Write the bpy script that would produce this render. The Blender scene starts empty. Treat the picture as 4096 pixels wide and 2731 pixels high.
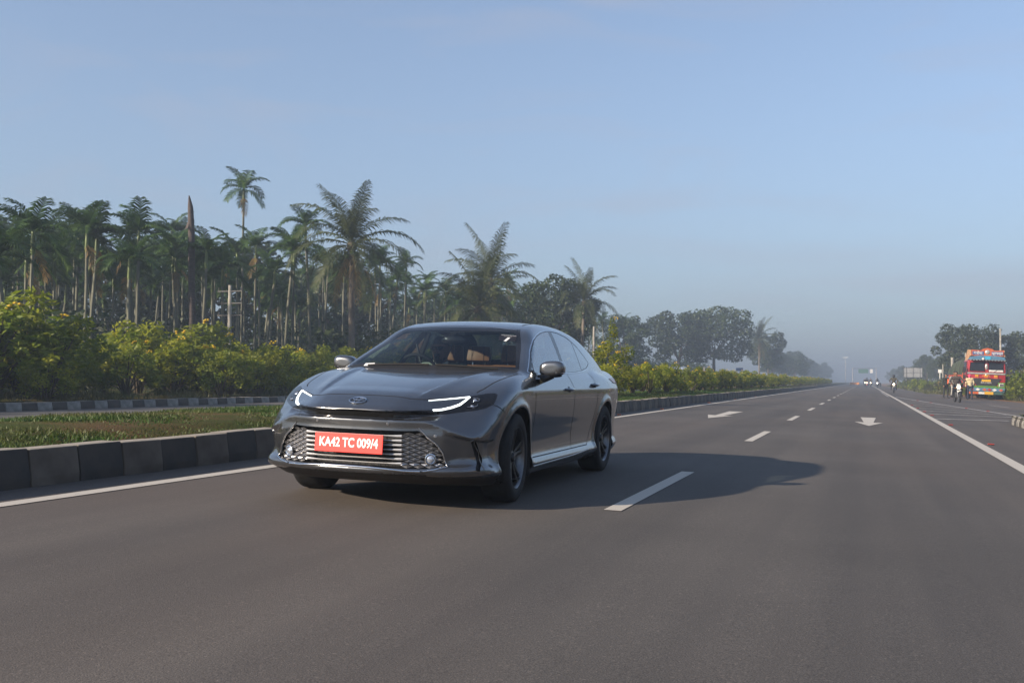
import bpy, bmesh, math, random
import numpy as np
from mathutils import Vector, Matrix, Euler, noise as mnoise

# ------------------------------------------------------------------ scene frame
# x = to the right across the road, y = along the road away from the viewer, z = up.
# The carriageway falls to the right with a 2.4 % camber (angle CAMBER).
rad = math.radians
CAMBER = rad(1.4)
CA, SA = math.cos(CAMBER), math.sin(CAMBER)
def road(x, y, z=0.0):
    """a point given on the cambered carriageway -> world"""
    return Vector((x*CA + z*SA, y, -x*SA + z*CA))
SC = bpy.context.scene
COL = SC.collection

# ------------------------------------------------------------------ camera
def make_camera():
    cd = bpy.data.cameras.new('camera'); cam = bpy.data.objects.new('camera', cd); COL.objects.link(cam)
    f, pitch, yaw, roll, H = 4006.3, .0296, .3397, .0301, .9886      # in the road's own frame
    F = Vector((-math.sin(yaw)*math.cos(pitch), math.cos(yaw)*math.cos(pitch), math.sin(pitch)))
    R0 = Vector((math.cos(yaw), math.sin(yaw), 0)); U0 = R0.cross(F)
    R = R0*math.cos(roll) + U0*math.sin(roll); U = U0*math.cos(roll) - R0*math.sin(roll)
    R, U, F = road(*R), road(*U), road(*F)
    m = Matrix((R, U, -F)).transposed().to_4x4(); m.translation = road(0, 0, H)
    cam.matrix_world = m
    cd.sensor_width = 36; cd.lens = 36*f/4096; cd.clip_start = .1; cd.clip_end = 9000
    SC.camera = cam
    return cam
CAM = make_camera()

# ------------------------------------------------------------------ sky, sun, exposure
SUN = Vector((-1.62, -1.86, 1.0)).normalized()                       # direction towards the sun
SUN_ELEV = math.asin(SUN.z); SUN_AZ = math.atan2(SUN.x, SUN.y)
def make_light():
    w = bpy.data.worlds.new('World'); SC.world = w; w.use_nodes = True
    nt = w.node_tree; nt.nodes.clear()
    out = nt.nodes.new('ShaderNodeOutputWorld'); bg = nt.nodes.new('ShaderNodeBackground')
    sky = nt.nodes.new('ShaderNodeTexSky'); sky.sky_type = 'NISHITA'; sky.sun_disc = False
    sky.sun_elevation = SUN_ELEV; sky.sun_rotation = SUN_AZ
    sky.altitude = 600; sky.air_density = 1.0; sky.dust_density = 1.2; sky.ozone_density = 3.0
    bg.inputs['Strength'].default_value = .115
    # the same everywhere round the horizon: a grey-blue smog layer that thins out upwards, and a few faint high veils
    L = nt.links; tc = nt.nodes.new('ShaderNodeTexCoord'); sep = nt.nodes.new('ShaderNodeSeparateXYZ'); L.new(tc.outputs['Generated'], sep.inputs[0])
    def mth(op, a, b=None):
        n = nt.nodes.new('ShaderNodeMath'); n.operation = op
        for i, v in enumerate((a, b)):
            if v is None: continue
            if isinstance(v, (int, float)): n.inputs[i].default_value = v
            else: L.new(v, n.inputs[i])
        return n.outputs[0]
    up = mth('MAXIMUM', sep.outputs['Z'], 0.0)
    fac = mth('MULTIPLY', mth('EXPONENT', mth('MULTIPLY', up, -3.5)), .93)
    m1 = nt.nodes.new('ShaderNodeMix'); m1.data_type = 'RGBA'; L.new(fac, m1.inputs[0]); hs = nt.nodes.new('ShaderNodeHueSaturation'); hs.inputs['Saturation'].default_value = .88; L.new(sky.outputs[0], hs.inputs['Color']); L.new(hs.outputs[0], m1.inputs[6]); m1.inputs[7].default_value = (1.40, 1.69, 2.16, 1)
    mp = nt.nodes.new('ShaderNodeMapping'); mp.inputs['Scale'].default_value = (1.6, 1.6, 7.0); L.new(tc.outputs['Generated'], mp.inputs[0])
    nz = nt.nodes.new('ShaderNodeTexNoise'); nz.inputs['Scale'].default_value = 2.2; nz.inputs['Detail'].default_value = 5; nz.inputs['Distortion'].default_value = .8; L.new(mp.outputs[0], nz.inputs['Vector'])
    veil = mth('MULTIPLY', mth('MAXIMUM', mth('SUBTRACT', nz.outputs['Fac'], .50), 0.0), 1.5)
    m2 = nt.nodes.new('ShaderNodeMix'); m2.data_type = 'RGBA'; L.new(veil, m2.inputs[0]); L.new(m1.outputs[2], m2.inputs[6]); m2.inputs[7].default_value = (2.2, 2.3, 2.75, 1)
    L.new(m2.outputs[2], bg.inputs['Color'])
    nt.links.new(bg.outputs[0], out.inputs[0])
    ld = bpy.data.lights.new('sun', 'SUN'); ld.energy = 4.8; ld.angle = rad(.9); ld.color = (1.0, .84, .66)
    lo = bpy.data.objects.new('sun', ld); COL.objects.link(lo)
    lo.rotation_euler = SUN.to_track_quat('Z', 'Y').to_euler()
    v = SC.view_settings
    v.view_transform = 'Standard'; v.look = 'None'; v.exposure = .92; v.gamma = 1; v.use_curve_mapping = False
make_light()
SC.render.engine = 'CYCLES'
SC.cycles.use_denoising = True
SC.cycles.max_bounces = 8; SC.cycles.transparent_max_bounces = 16
SC.cycles.volume_bounces = 1; SC.cycles.glossy_bounces = 4; SC.cycles.diffuse_bounces = 3
SC.cycles.caustics_reflective = False; SC.cycles.caustics_refractive = False
SC.cycles.sample_clamp_indirect = 6.0

# ------------------------------------------------------------------ object helpers
def tag(o, label=None, cat=None, group=None, kind=None):
    if label: o['label'] = label
    if cat: o['category'] = cat
    if group: o['group'] = group
    if kind: o['kind'] = kind
    return o
def empty(name, loc=(0, 0, 0), rot=(0, 0, 0), parent=None):
    o = bpy.data.objects.new(name, None); COL.objects.link(o)
    o.location = loc; o.rotation_euler = rot; o.empty_display_size = .1
    if parent: o.parent = parent
    return o
def link(name, me, parent=None, mat=None):
    o = bpy.data.objects.new(name, me); COL.objects.link(o)
    if parent is not None: o.parent = parent
    if mat is not None:
        me.materials.clear(); me.materials.append(mat)
    return o
def mesh_np(name, V, Fc, smooth=False):
    me = bpy.data.meshes.new(name)
    me.from_pydata([tuple(map(float, v)) for v in V], [], [tuple(map(int, f)) for f in Fc])
    if smooth: me.polygons.foreach_set('use_smooth', [True]*len(me.polygons))
    me.update(); return me
def copy_tree(o, parent=None):
    c = o.copy(); COL.objects.link(c)
    if parent is not None: c.parent = parent
    for ch in o.children: copy_tree(ch, c)
    return c

class MB:
    """collects simple shapes into one mesh"""
    def __init__(s): s.v = []; s.f = []
    def add(s, V, Fc):
        n = len(s.v); s.v += [Vector(v) for v in V]; s.f += [tuple(i+n for i in f) for f in Fc]; return s
    def box(s, c, d, rot=None, taper=(1, 1)):
        x, y, z = d[0]/2, d[1]/2, d[2]/2; V = []
        for sz in (-1, 1):
            tx, ty = (taper if sz > 0 else (1, 1))
            for sx, sy in ((-1, -1), (1, -1), (1, 1), (-1, 1)): V.append(Vector((sx*x*tx, sy*y*ty, sz*z)))
        if rot is not None: V = [rot @ v for v in V]
        V = [v+Vector(c) for v in V]
        return s.add(V, [(3, 2, 1, 0), (4, 5, 6, 7), (0, 1, 5, 4), (1, 2, 6, 5), (2, 3, 7, 6), (3, 0, 4, 7)])
    def tube(s, pts, r, n=8, caps=True, closed=False):
        pts = [Vector(p) for p in pts]; m = len(pts)
        rr = r if isinstance(r, (list, tuple)) else [r]*m
        V = []; up = None
        for i, p in enumerate(pts):
            a = pts[(i-1) % m] if (i > 0 or closed) else p; b = pts[(i+1) % m] if (i < m-1 or closed) else p
            t = (b-a).normalized()
            if up is None: up = Vector((0, 0, 1)) if abs(t.z) < .9 else Vector((1, 0, 0))
            u = (up-t*up.dot(t)).normalized(); w = t.cross(u); up = u
            for k in range(n):
                an = 2*math.pi*k/n; V.append(p+(u*math.cos(an)+w*math.sin(an))*rr[i])
        Fc = []
        for i in range(m if closed else m-1):
            j = (i+1) % m
            for k in range(n): Fc.append((i*n+k, i*n+(k+1) % n, j*n+(k+1) % n, j*n+k))
        if caps and not closed: Fc += [tuple(range(n-1, -1, -1)), tuple((m-1)*n+k for k in range(n))]
        return s.add(V, Fc)
    def lathe(s, prof, c=(0, 0, 0), axis='z', n=16, a0=0, a1=2*math.pi):
        full = abs(a1-a0-2*math.pi) < 1e-6; nn = n if full else n+1; V = []; Fc = []
        for r, h in prof:
            for k in range(nn):
                a = a0+(a1-a0)*k/n; x, y = r*math.cos(a), r*math.sin(a)
                q = {'z': (x, y, h), 'x': (h, x, y), 'y': (y, h, x)}[axis]; V.append(Vector(q)+Vector(c))
        for i in range(len(prof)-1):
            for k in range(n): Fc.append((i*nn+k, i*nn+(k+1) % nn, (i+1)*nn+(k+1) % nn, (i+1)*nn+k))
        return s.add(V, Fc)
    def ball(s, c, r, n=10, m=7, rot=None):
        r = Vector((r, r, r)) if not isinstance(r, (tuple, list, Vector)) else Vector(r)
        V = []; Fc = []
        for i in range(m+1):
            th = math.pi*i/m
            for k in range(n):
                a = 2*math.pi*k/n; q = Vector((r.x*math.sin(th)*math.cos(a), r.y*math.sin(th)*math.sin(a), r.z*math.cos(th)))
                if rot is not None: q = rot @ q
                V.append(q+Vector(c))
        for i in range(m):
            for k in range(n): Fc.append((i*n+k, (i+1)*n+k, (i+1)*n+(k+1) % n, i*n+(k+1) % n))
        return s.add(V, Fc)
    def prism(s, poly, d0, d1, axis='y'):
        n = len(poly); V = []
        for d in (d0, d1):
            for a, b in poly: V.append({'x': (d, a, b), 'y': (a, d, b), 'z': (a, b, d)}[axis])
        Fc = [tuple(range(n)), tuple(range(2*n-1, n-1, -1))]+[(i, (i+1) % n, n+(i+1) % n, n+i) for i in range(n)]
        return s.add(V, Fc)
    def mesh(s, name='mesh', smooth=False, bevel=0.0, fix=True):
        bm = bmesh.new(); vs = [bm.verts.new(v) for v in s.v]
        for f in s.f:
            try: bm.faces.new([vs[i] for i in f])
            except ValueError: pass
        if fix:
            bmesh.ops.remove_doubles(bm, verts=bm.verts, dist=1e-5); bmesh.ops.recalc_face_normals(bm, faces=bm.faces)
        if bevel > 0:
            es = [e for e in bm.edges if len(e.link_faces) == 2 and e.calc_face_angle(0) > .5]
            bmesh.ops.bevel(bm, geom=es, offset=bevel, segments=2, affect='EDGES', profile=.6, clamp_overlap=True)
        me = bpy.data.meshes.new(name); bm.to_mesh(me); bm.free()
        if smooth:
            me.polygons.foreach_set('use_smooth', [True]*len(me.polygons))
            me.set_sharp_from_angle(angle=rad(40))
        return me
    def build(s, name, mat, parent=None, smooth=False, bevel=0.0, fix=True):
        return link(name, s.mesh(name, smooth, bevel, fix), parent, mat)

# ------------------------------------------------------------------ materials
MATS = {}
def N(nt, t, **kw):
    n = nt.nodes.new(t)
    for k, v in kw.items(): setattr(n, k, v)
    return n
def new_mat(name):
    m = bpy.data.materials.new(name); m.use_nodes = True
    nt = m.node_tree; b = nt.nodes['Principled BSDF']
    return m, nt, b
def pmat(name, col, rough=.5, metal=0.0, spec=.5, var=0.0, scale=8.0, var2=None, bump=0.0, bscale=None, coat=0.0, emis=None, estr=0.0, trans=0.0, detail=4, sheen=0.0, objvar=0.0, stretch=None):
    """principled material; colour broken up by noise, optional fine relief"""
    if name in MATS: return MATS[name]
    m, nt, b = new_mat(name); L = nt.links
    b.inputs['Base Color'].default_value = (*col, 1); b.inputs['Roughness'].default_value = rough
    b.inputs['Metallic'].default_value = metal; b.inputs['Specular IOR Level'].default_value = spec
    if coat: b.inputs['Coat Weight'].default_value = coat; b.inputs['Coat Roughness'].default_value = .03
    if emis: b.inputs['Emission Color'].default_value = (*emis, 1); b.inputs['Emission Strength'].default_value = estr
    if trans: b.inputs['Transmission Weight'].default_value = trans
    if sheen: b.inputs['Sheen Weight'].default_value = sheen
    tc = None
    if var or bump:
        tc = N(nt, 'ShaderNodeTexCoord'); src = tc.outputs['Object']
        if stretch:
            mp = N(nt, 'ShaderNodeMapping'); mp.inputs['Scale'].default_value = stretch; L.new(src, mp.inputs[0]); src = mp.outputs[0]
    if var:
        nz = N(nt, 'ShaderNodeTexNoise'); nz.inputs['Scale'].default_value = scale; nz.inputs['Detail'].default_value = detail
        L.new(src, nz.inputs['Vector'])
        rp = N(nt, 'ShaderNodeValToRGB'); rp.color_ramp.elements[0].position = .3; rp.color_ramp.elements[1].position = .7
        lo = var2 if var2 else tuple(c*(1-var) for c in col)
        rp.color_ramp.elements[0].color = (*lo, 1); rp.color_ramp.elements[1].color = (*(tuple(min(1, c*(1+var*.6)) for c in col)), 1)
        L.new(nz.outputs['Fac'], rp.inputs[0]); src_c = rp.outputs[0]
        if objvar:
            oi = N(nt, 'ShaderNodeObjectInfo'); hv = N(nt, 'ShaderNodeHueSaturation')
            mr = N(nt, 'ShaderNodeMapRange'); mr.inputs['To Min'].default_value = 1-objvar; mr.inputs['To Max'].default_value = 1+objvar
            L.new(oi.outputs['Random'], mr.inputs[0]); L.new(mr.outputs[0], hv.inputs['Value'])
            L.new(src_c, hv.inputs['Color']); src_c = hv.outputs[0]
        L.new(src_c, b.inputs['Base Color'])
    if bump:
        n2 = N(nt, 'ShaderNodeTexNoise'); n2.inputs['Scale'].default_value = bscale or scale*6; n2.inputs['Detail'].default_value = 3
        L.new(src, n2.inputs['Vector'])
        bp = N(nt, 'ShaderNodeBump'); bp.inputs['Strength'].default_value = bump; bp.inputs['Distance'].default_value = .01
        L.new(n2.outputs['Fac'], bp.inputs['Height']); L.new(bp.outputs[0], b.inputs['Normal'])
    MATS[name] = m
    return m
def glass_mat(name, tint, ior=1.5, rough=0.0, refl=1.0, power=5):
    """sheet glass: a tinted clear pane with fresnel reflection"""
    if name in MATS: return MATS[name]
    m, nt, b = new_mat(name); nt.nodes.remove(b); L = nt.links
    out = nt.nodes['Material Output']
    tr = N(nt, 'ShaderNodeBsdfTransparent'); tr.inputs[0].default_value = (*tint, 1)
    gl = N(nt, 'ShaderNodeBsdfGlossy'); gl.inputs['Roughness'].default_value = rough; gl.inputs['Color'].default_value = (refl, refl, refl, 1)
    lw = N(nt, 'ShaderNodeLayerWeight'); lw.inputs['Blend'].default_value = .5                 # Schlick reflectance, the same from both sides of the pane
    p5 = N(nt, 'ShaderNodeMath', operation='POWER'); L.new(lw.outputs['Facing'], p5.inputs[0]); p5.inputs[1].default_value = power
    f0 = ((ior-1)/(ior+1))**2*1.6
    fr = N(nt, 'ShaderNodeMath', operation='MULTIPLY_ADD'); L.new(p5.outputs[0], fr.inputs[0]); fr.inputs[1].default_value = 1-f0; fr.inputs[2].default_value = f0
    mx = N(nt, 'ShaderNodeMixShader'); L.new(fr.outputs[0], mx.inputs[0]); L.new(tr.outputs[0], mx.inputs[1]); L.new(gl.outputs[0], mx.inputs[2])
    L.new(mx.outputs[0], out.inputs[0])
    MATS[name] = m
    return m

def pchip(xs, ys):
    """monotone cubic interpolation through knots"""
    xs = np.asarray(xs, float); ys = np.asarray(ys, float); h = np.diff(xs); d = np.diff(ys)/h; m = np.zeros_like(xs)
    m[0], m[-1] = d[0], d[-1]
    for i in range(1, len(xs)-1):
        if d[i-1]*d[i] > 0:
            w1, w2 = 2*h[i]+h[i-1], h[i]+2*h[i-1]; m[i] = (w1+w2)/(w1/d[i-1]+w2/d[i])
    def fn(t):
        t = np.asarray(t, float); i = np.clip(np.searchsorted(xs, t)-1, 0, len(h)-1); s = (t-xs[i])/h[i]
        lo, hi = t < xs[0], t > xs[-1]; s2 = np.clip(s, 0, 1); a = s2*s2
        r = (1+2*s2)*(1-s2)**2*ys[i]+s2*(1-s2)**2*h[i]*m[i]+a*(3-2*s2)*ys[i+1]+a*(s2-1)*h[i]*m[i+1]
        return np.where(lo, ys[0]+(t-xs[0])*m[0], np.where(hi, ys[-1]+(t-xs[-1])*m[-1], r))
    return fn
# ------------------------------------------------------------------ the saloon car: body surface as one smooth implicit solid
# car frame: x across (+x = the side turned to the viewer), y back from the front axle, z up from the road
def smax(a, b, k):
    h = np.clip(.5+.5*(a-b)/k, 0, 1); return b*(1-h)+a*h+k*h*(1-h)
def smin(a, b, k): return -smax(-a, -b, k)
def sstep(t, a, b):
    u = np.clip((t-a)/(b-a), 0, 1); return u*u*(3-2*u)
_sec = pchip([.12, .17, .215, .255, .285, .33, .42, .52, .62, .72, .79, .835, .86, .90, .94, .975, 1.02, 1.1],
             [.80, .85, .885, .905, .895, .874, .868, .876, .892, .904, .907, .906, .897, .878, .858, .834, .80, .74])
_dw = pchip([-1.0, -.7, -.45, -.2, .0, .35, .8, 1.6, 2.3, 2.6, 2.85, 3.2, 3.5, 3.75, 3.95],
            [-.06, -.022, -.004, .006, .010, -.002, -.004, -.002, .002, .008, .010, -.004, -.035, -.085, -.16])
_pfl = pchip([0, .15, .31, .48, .56, .63, .70, .76, .80, .84, .88, .93, 1.1], [0, .004, .024, .083, .114, .146, .185, .23, .272, .335, .43, .62, 1.6])
_pfh = pchip([0, .15, .28, .37, .474, .54, .65, .75, .83, .89, .95, 1.1], [0, .004, .018, .055, .125, .175, .265, .36, .46, .58, .80, 1.5])
_prof = pchip([.14, .18, .215, .240, .258, .285, .305, .325, .335, .42, .52, .58, .615, .628, .636, .680, .690, .72, .8],
              [.30, .20, .11, .035, -.015, -.030, -.022, .0, .012, .006, .0, .004, .002, .004, .034, .034, -.012, -.012, .05])
_hood = pchip([-1.05, -.985, -.955, -.90, -.80, -.70, -.5, -.2, .0, .3, .5, .8], [.64, .688, .712, .741, .790, .829, .880, .934, .961, .993, 1.006, 1.02])
_crf = pchip([0, .3, .5, .65, .75, .85, 1.0], [0, .002, .012, .028, .045, .075, .15])
_deck = pchip([2.4, 2.8, 3.1, 3.3, 3.55, 3.75, 3.85, 3.93, 4.1], [1.0, 1.05, 1.075, 1.078, 1.080, 1.085, 1.083, 1.05, .9])
_ghc = pchip([-.2, .20, .45, .75, 1.0, 1.12, 1.3, 1.6, 1.85, 2.15, 2.45, 2.8, 3.1, 3.35, 3.55, 4.0],
             [.74, .955, 1.098, 1.253, 1.368, 1.398, 1.427, 1.448, 1.450, 1.440, 1.412, 1.348, 1.258, 1.172, 1.10, .92])
_w2 = pchip([.85, .93, .98, 1.05, 1.15, 1.25, 1.33, 1.39, 1.43, 1.5], [.875, .848, .828, .795, .743, .686, .636, .590, .55, .44])
_dw2 = pchip([0, .4, 1.0, 1.7, 2.2, 2.6, 3.0, 3.4, 3.8], [-.02, .0, .004, .006, .0, -.014, -.042, -.095, -.16])
WHEEL_R, FW_Y, RW_Y, WHEEL_Z = .336, 0.0, 2.825, .336
def arch_flare(y, z):
    o = 0
    for wy in (FW_Y, RW_Y):
        r = np.sqrt((y-wy)**2+(z-WHEEL_Z)**2); o = o+.016*np.exp(-((r-.395)/.035)**2)*sstep(z, .20, .34)
    return o
def car_top(ax, y):
    sh = _pfh(ax)
    k = 1-sstep(y, -.75, .1)                       # the wrap of the nose fades out towards the cowl
    z = _hood(y-sh*k)-_crf(ax)*(.35+.65*(1-sstep(y, -.6, .35)))
    xr = .385+.20*np.clip((y+.80)/1.15, -.2, 1)    # bonnet ridge
    fade = sstep(y, -.80, -.55)*(1-sstep(y, .1, .5))
    z = z-.014*fade*(1-sstep(ax-xr, -.024, .006))+.006*fade*np.exp(-((ax-xr-.03)/.05)**2)
    return z
_prof_o = pchip([.58, .633, .66, .688, .72, .8], [.004, .006, .004, .0, .0, .05])
def car_front(ax, z):
    w = sstep(ax, .52, .80); m = sstep(z, .625-.085*w, .665+.06*w)         # the step at the slim upper grille dies out towards the wings
    k = sstep(ax, .53, .64)*sstep(z, .58, .60)
    return -.985+_pfl(ax)*(1-m)+_pfh(ax)*m+_prof(z)*(1-k)+_prof_o(z)*k
def cheek(ax, y, z):
    """the hollow beside the lower grille, under the swept crease"""
    ztop = .60-.10*sstep(ax, .45, .90); zb = .33
    d = sstep(ztop-z, .0, .03)*sstep(z-zb, -.04, .05)
    return .036*d*sstep(ax, .62, .74)*(1-sstep(y, -.50, -.42))
def f_body(x, y, z):
    ax = np.sqrt(x*x+1e-8)
    fr = car_front(ax, z)-y+cheek(ax, y, z)
    lip = .022*np.exp(-((z-.255)/.03)**2)*sstep(-y, .45, .62)
    sd = ax-(_sec(z)+_dw(y)+arch_flare(y, z)+lip)+cheek(ax, y, z)*.7
    tp = z-np.where(y < 1.6, car_top(ax, y), 9.0)
    rear_t = z-(_deck(y)-.15*ax**2*sstep(y, 2.5, 3.2))
    tp = np.where(y < 1.6, tp, np.where(y > 2.4, rear_t, z-1.0))
    tp = tp*.92
    rr = y-(3.955-.30*ax**3.0-.05*sstep(z, .85, 1.1)-.12*sstep(.5-z, 0, .3)-.03*sstep(z, .95, .75))
    bt = .165+.03*sstep(-y, .6, .95)+.02*sstep(y, 3.2, 3.9)-z
    a = smax(fr, sd, .055)
    a = smax(a, rr, .10)
    rk = .012+.055*sstep(y, -.80, -.30)*sstep(ax, .45, .75)
    a = smax(a, tp, rk)
    return smax(a, bt, .02)
def f_gh(x, y, z):
    ax = np.sqrt(x*x+1e-8)
    sh = .24*ax**2*(1-sstep(y, .8, 1.6))-.22*ax**2*sstep(y, 2.4, 3.2)
    tp = (z-(_ghc(y-sh)-.085*ax**2*sstep(y, .3, 1.0)))*.86
    sd = (ax-(_w2(z)+_dw2(y)))*.88
    a = smax(tp, sd, .045)
    return smax(a, .9-z, .01)
def f_car(x, y, z):
    return smin(f_body(x, y, z), f_gh(x, y, z), .018)
def surface_net(fn, lo, hi, h):
    n = [int(round((b-a)/h))+1 for a, b in zip(lo, hi)]
    X, Y, Z = [a+h*np.arange(k) for a, k in zip(lo, n)]
    D = np.empty(n, np.float32)
    for j in range(0, n[1], 40):
        g = np.meshgrid(X, Y[j:j+40], Z, indexing='ij'); D[:, j:j+40, :] = fn(*g)
    S = D < 0
    acc = np.zeros([k-1 for k in n]+[3]); cnt = np.zeros([k-1 for k in n])
    idx = np.indices([k-1 for k in n])
    for a in range(3):
        for b in (0, 1):
            for c in (0, 1):
                o0 = [0, 0, 0]; others = [i for i in range(3) if i != a]; o0[others[0]], o0[others[1]] = b, c
                o1 = list(o0); o1[a] = 1
                s0 = tuple(slice(o, o+k-1) for o, k in zip(o0, n)); s1 = tuple(slice(o, o+k-1) for o, k in zip(o1, n))
                d0, d1 = D[s0], D[s1]; cr = S[s0] != S[s1]
                t = np.where(cr, d0/np.where(cr, d0-d1, 1), 0)
                for i in range(3):
                    acc[..., i] += np.where(cr, (t if i == a else o0[i]), 0)
                cnt += cr
    act = cnt > 0; ids = -np.ones(act.shape, int); ids[act] = np.arange(act.sum())
    V = (np.stack([idx[i][act] for i in range(3)], 1)+acc[act]/cnt[act][:, None])*h+np.array(lo)
    Q = []
    for a in range(3):
        b, c = [(1, 2), (2, 0), (0, 1)][a]
        s0 = [slice(None)]*3; s1 = [slice(None)]*3; s0[a] = slice(0, n[a]-1); s1[a] = slice(1, n[a])
        cr = S[tuple(s0)] != S[tuple(s1)]; P = np.argwhere(cr); sg = S[tuple(s0)][cr]
        ok = (P[:, b] > 0) & (P[:, c] > 0) & (P[:, b] < n[b]-1) & (P[:, c] < n[c]-1); P = P[ok]; sg = sg[ok]
        def cell(db, dc):
            q = P.copy(); q[:, b] += db; q[:, c] += dc; return ids[q[:, 0], q[:, 1], q[:, 2]]
        q = np.stack([cell(-1, -1), cell(0, -1), cell(0, 0), cell(-1, 0)], 1)
        q[~sg] = q[~sg][:, ::-1]; Q.append(q)
    return V, np.concatenate(Q)
def project_to(fn, V, it=3):
    e = 1e-3
    for _ in range(it):
        f0 = fn(*V.T)
        g = np.stack([(fn(*(V+d).T)-fn(*(V-d).T))/(2*e) for d in np.eye(3)*e], 1)
        g2 = np.maximum((g*g).sum(1), .05); st = (f0/g2)[:, None]*g
        ln = np.linalg.norm(st, axis=1, keepdims=True); V = V-st*np.minimum(1, .012/np.maximum(ln, 1e-9))
    return V
# ------------------------------------------------------------------ the saloon car: panels cut from the surface, then everything fitted to it
PAINT = pmat('grey_metallic_paint', (.135, .141, .152), .24, .85, .5, var=.10, scale=900, coat=1.0, detail=2)
CHROME = pmat('chrome', (.62, .63, .65), .12, 1.0, var=.08, scale=40)
SATIN = pmat('satin_silver', (.34, .34, .35), .28, .9, var=.1, scale=60)
BLADE = pmat('grille_blade_silver', (.62, .62, .63), .38, .45, .5, var=.06, scale=40)
GLOSSB = pmat('gloss_black', (.008, .008, .009), .08, 0, .5, var=.2, scale=30)
PLASTB = pmat('black_plastic', (.014, .014, .015), .55, 0, .4, var=.25, scale=120, bump=.05)
RUBBER = pmat('tyre_rubber', (.016, .016, .017), .75, 0, .3, var=.3, scale=60, bump=.1)
GAPM = pmat('panel_gap', (.004, .004, .004), .8, var=.2, scale=50)
GLASS_F = glass_mat('windscreen_glass', (.55, .62, .61), 1.45, 0, .8)
GLASS_S = glass_mat('side_glass', (.60, .68, .67), 1.75, 0, 1.0, 3.2)
LEATHER = pmat('tan_leather', (.20, .085, .034), .5, 0, .4, var=.2, scale=50, bump=.06)
CABIN = pmat('dark_cabin_trim', (.018, .018, .02), .7, var=.25, scale=60)
HEADLIN = pmat('charcoal_headlining', (.03, .03, .032), .85, var=.2, scale=90)
DRL = pmat('daytime_light_glow', (.9, .95, 1), .3, emis=(.92, 1.0, .98), estr=1.15)
LAMPGL = pmat('lamp_lens', (.55, .60, .68), .08, .7, .6, var=.3, scale=80)
REDP = pmat('plate_red', (.80, .045, .035), .45, var=.05, scale=20)
WHITEP = pmat('print_white', (.78, .78, .76), .5, var=.06, scale=60)
PRINTG = pmat('print_grey', (.42, .42, .42), .5, var=.06, scale=60)
BLACKP = pmat('sticker_black', (.012, .010, .012), .4, var=.1, scale=60)
TAILR = pmat('tail_lamp_red', (.35, .012, .012), .12, 0, .6, var=.2, scale=60)

car = empty('saloon_car', road(-3.3729, 7.1856, 0), (0, CAMBER, .0123))
tag(car, 'dark grey metallic saloon driving towards the viewer with red number plate', 'car')

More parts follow.
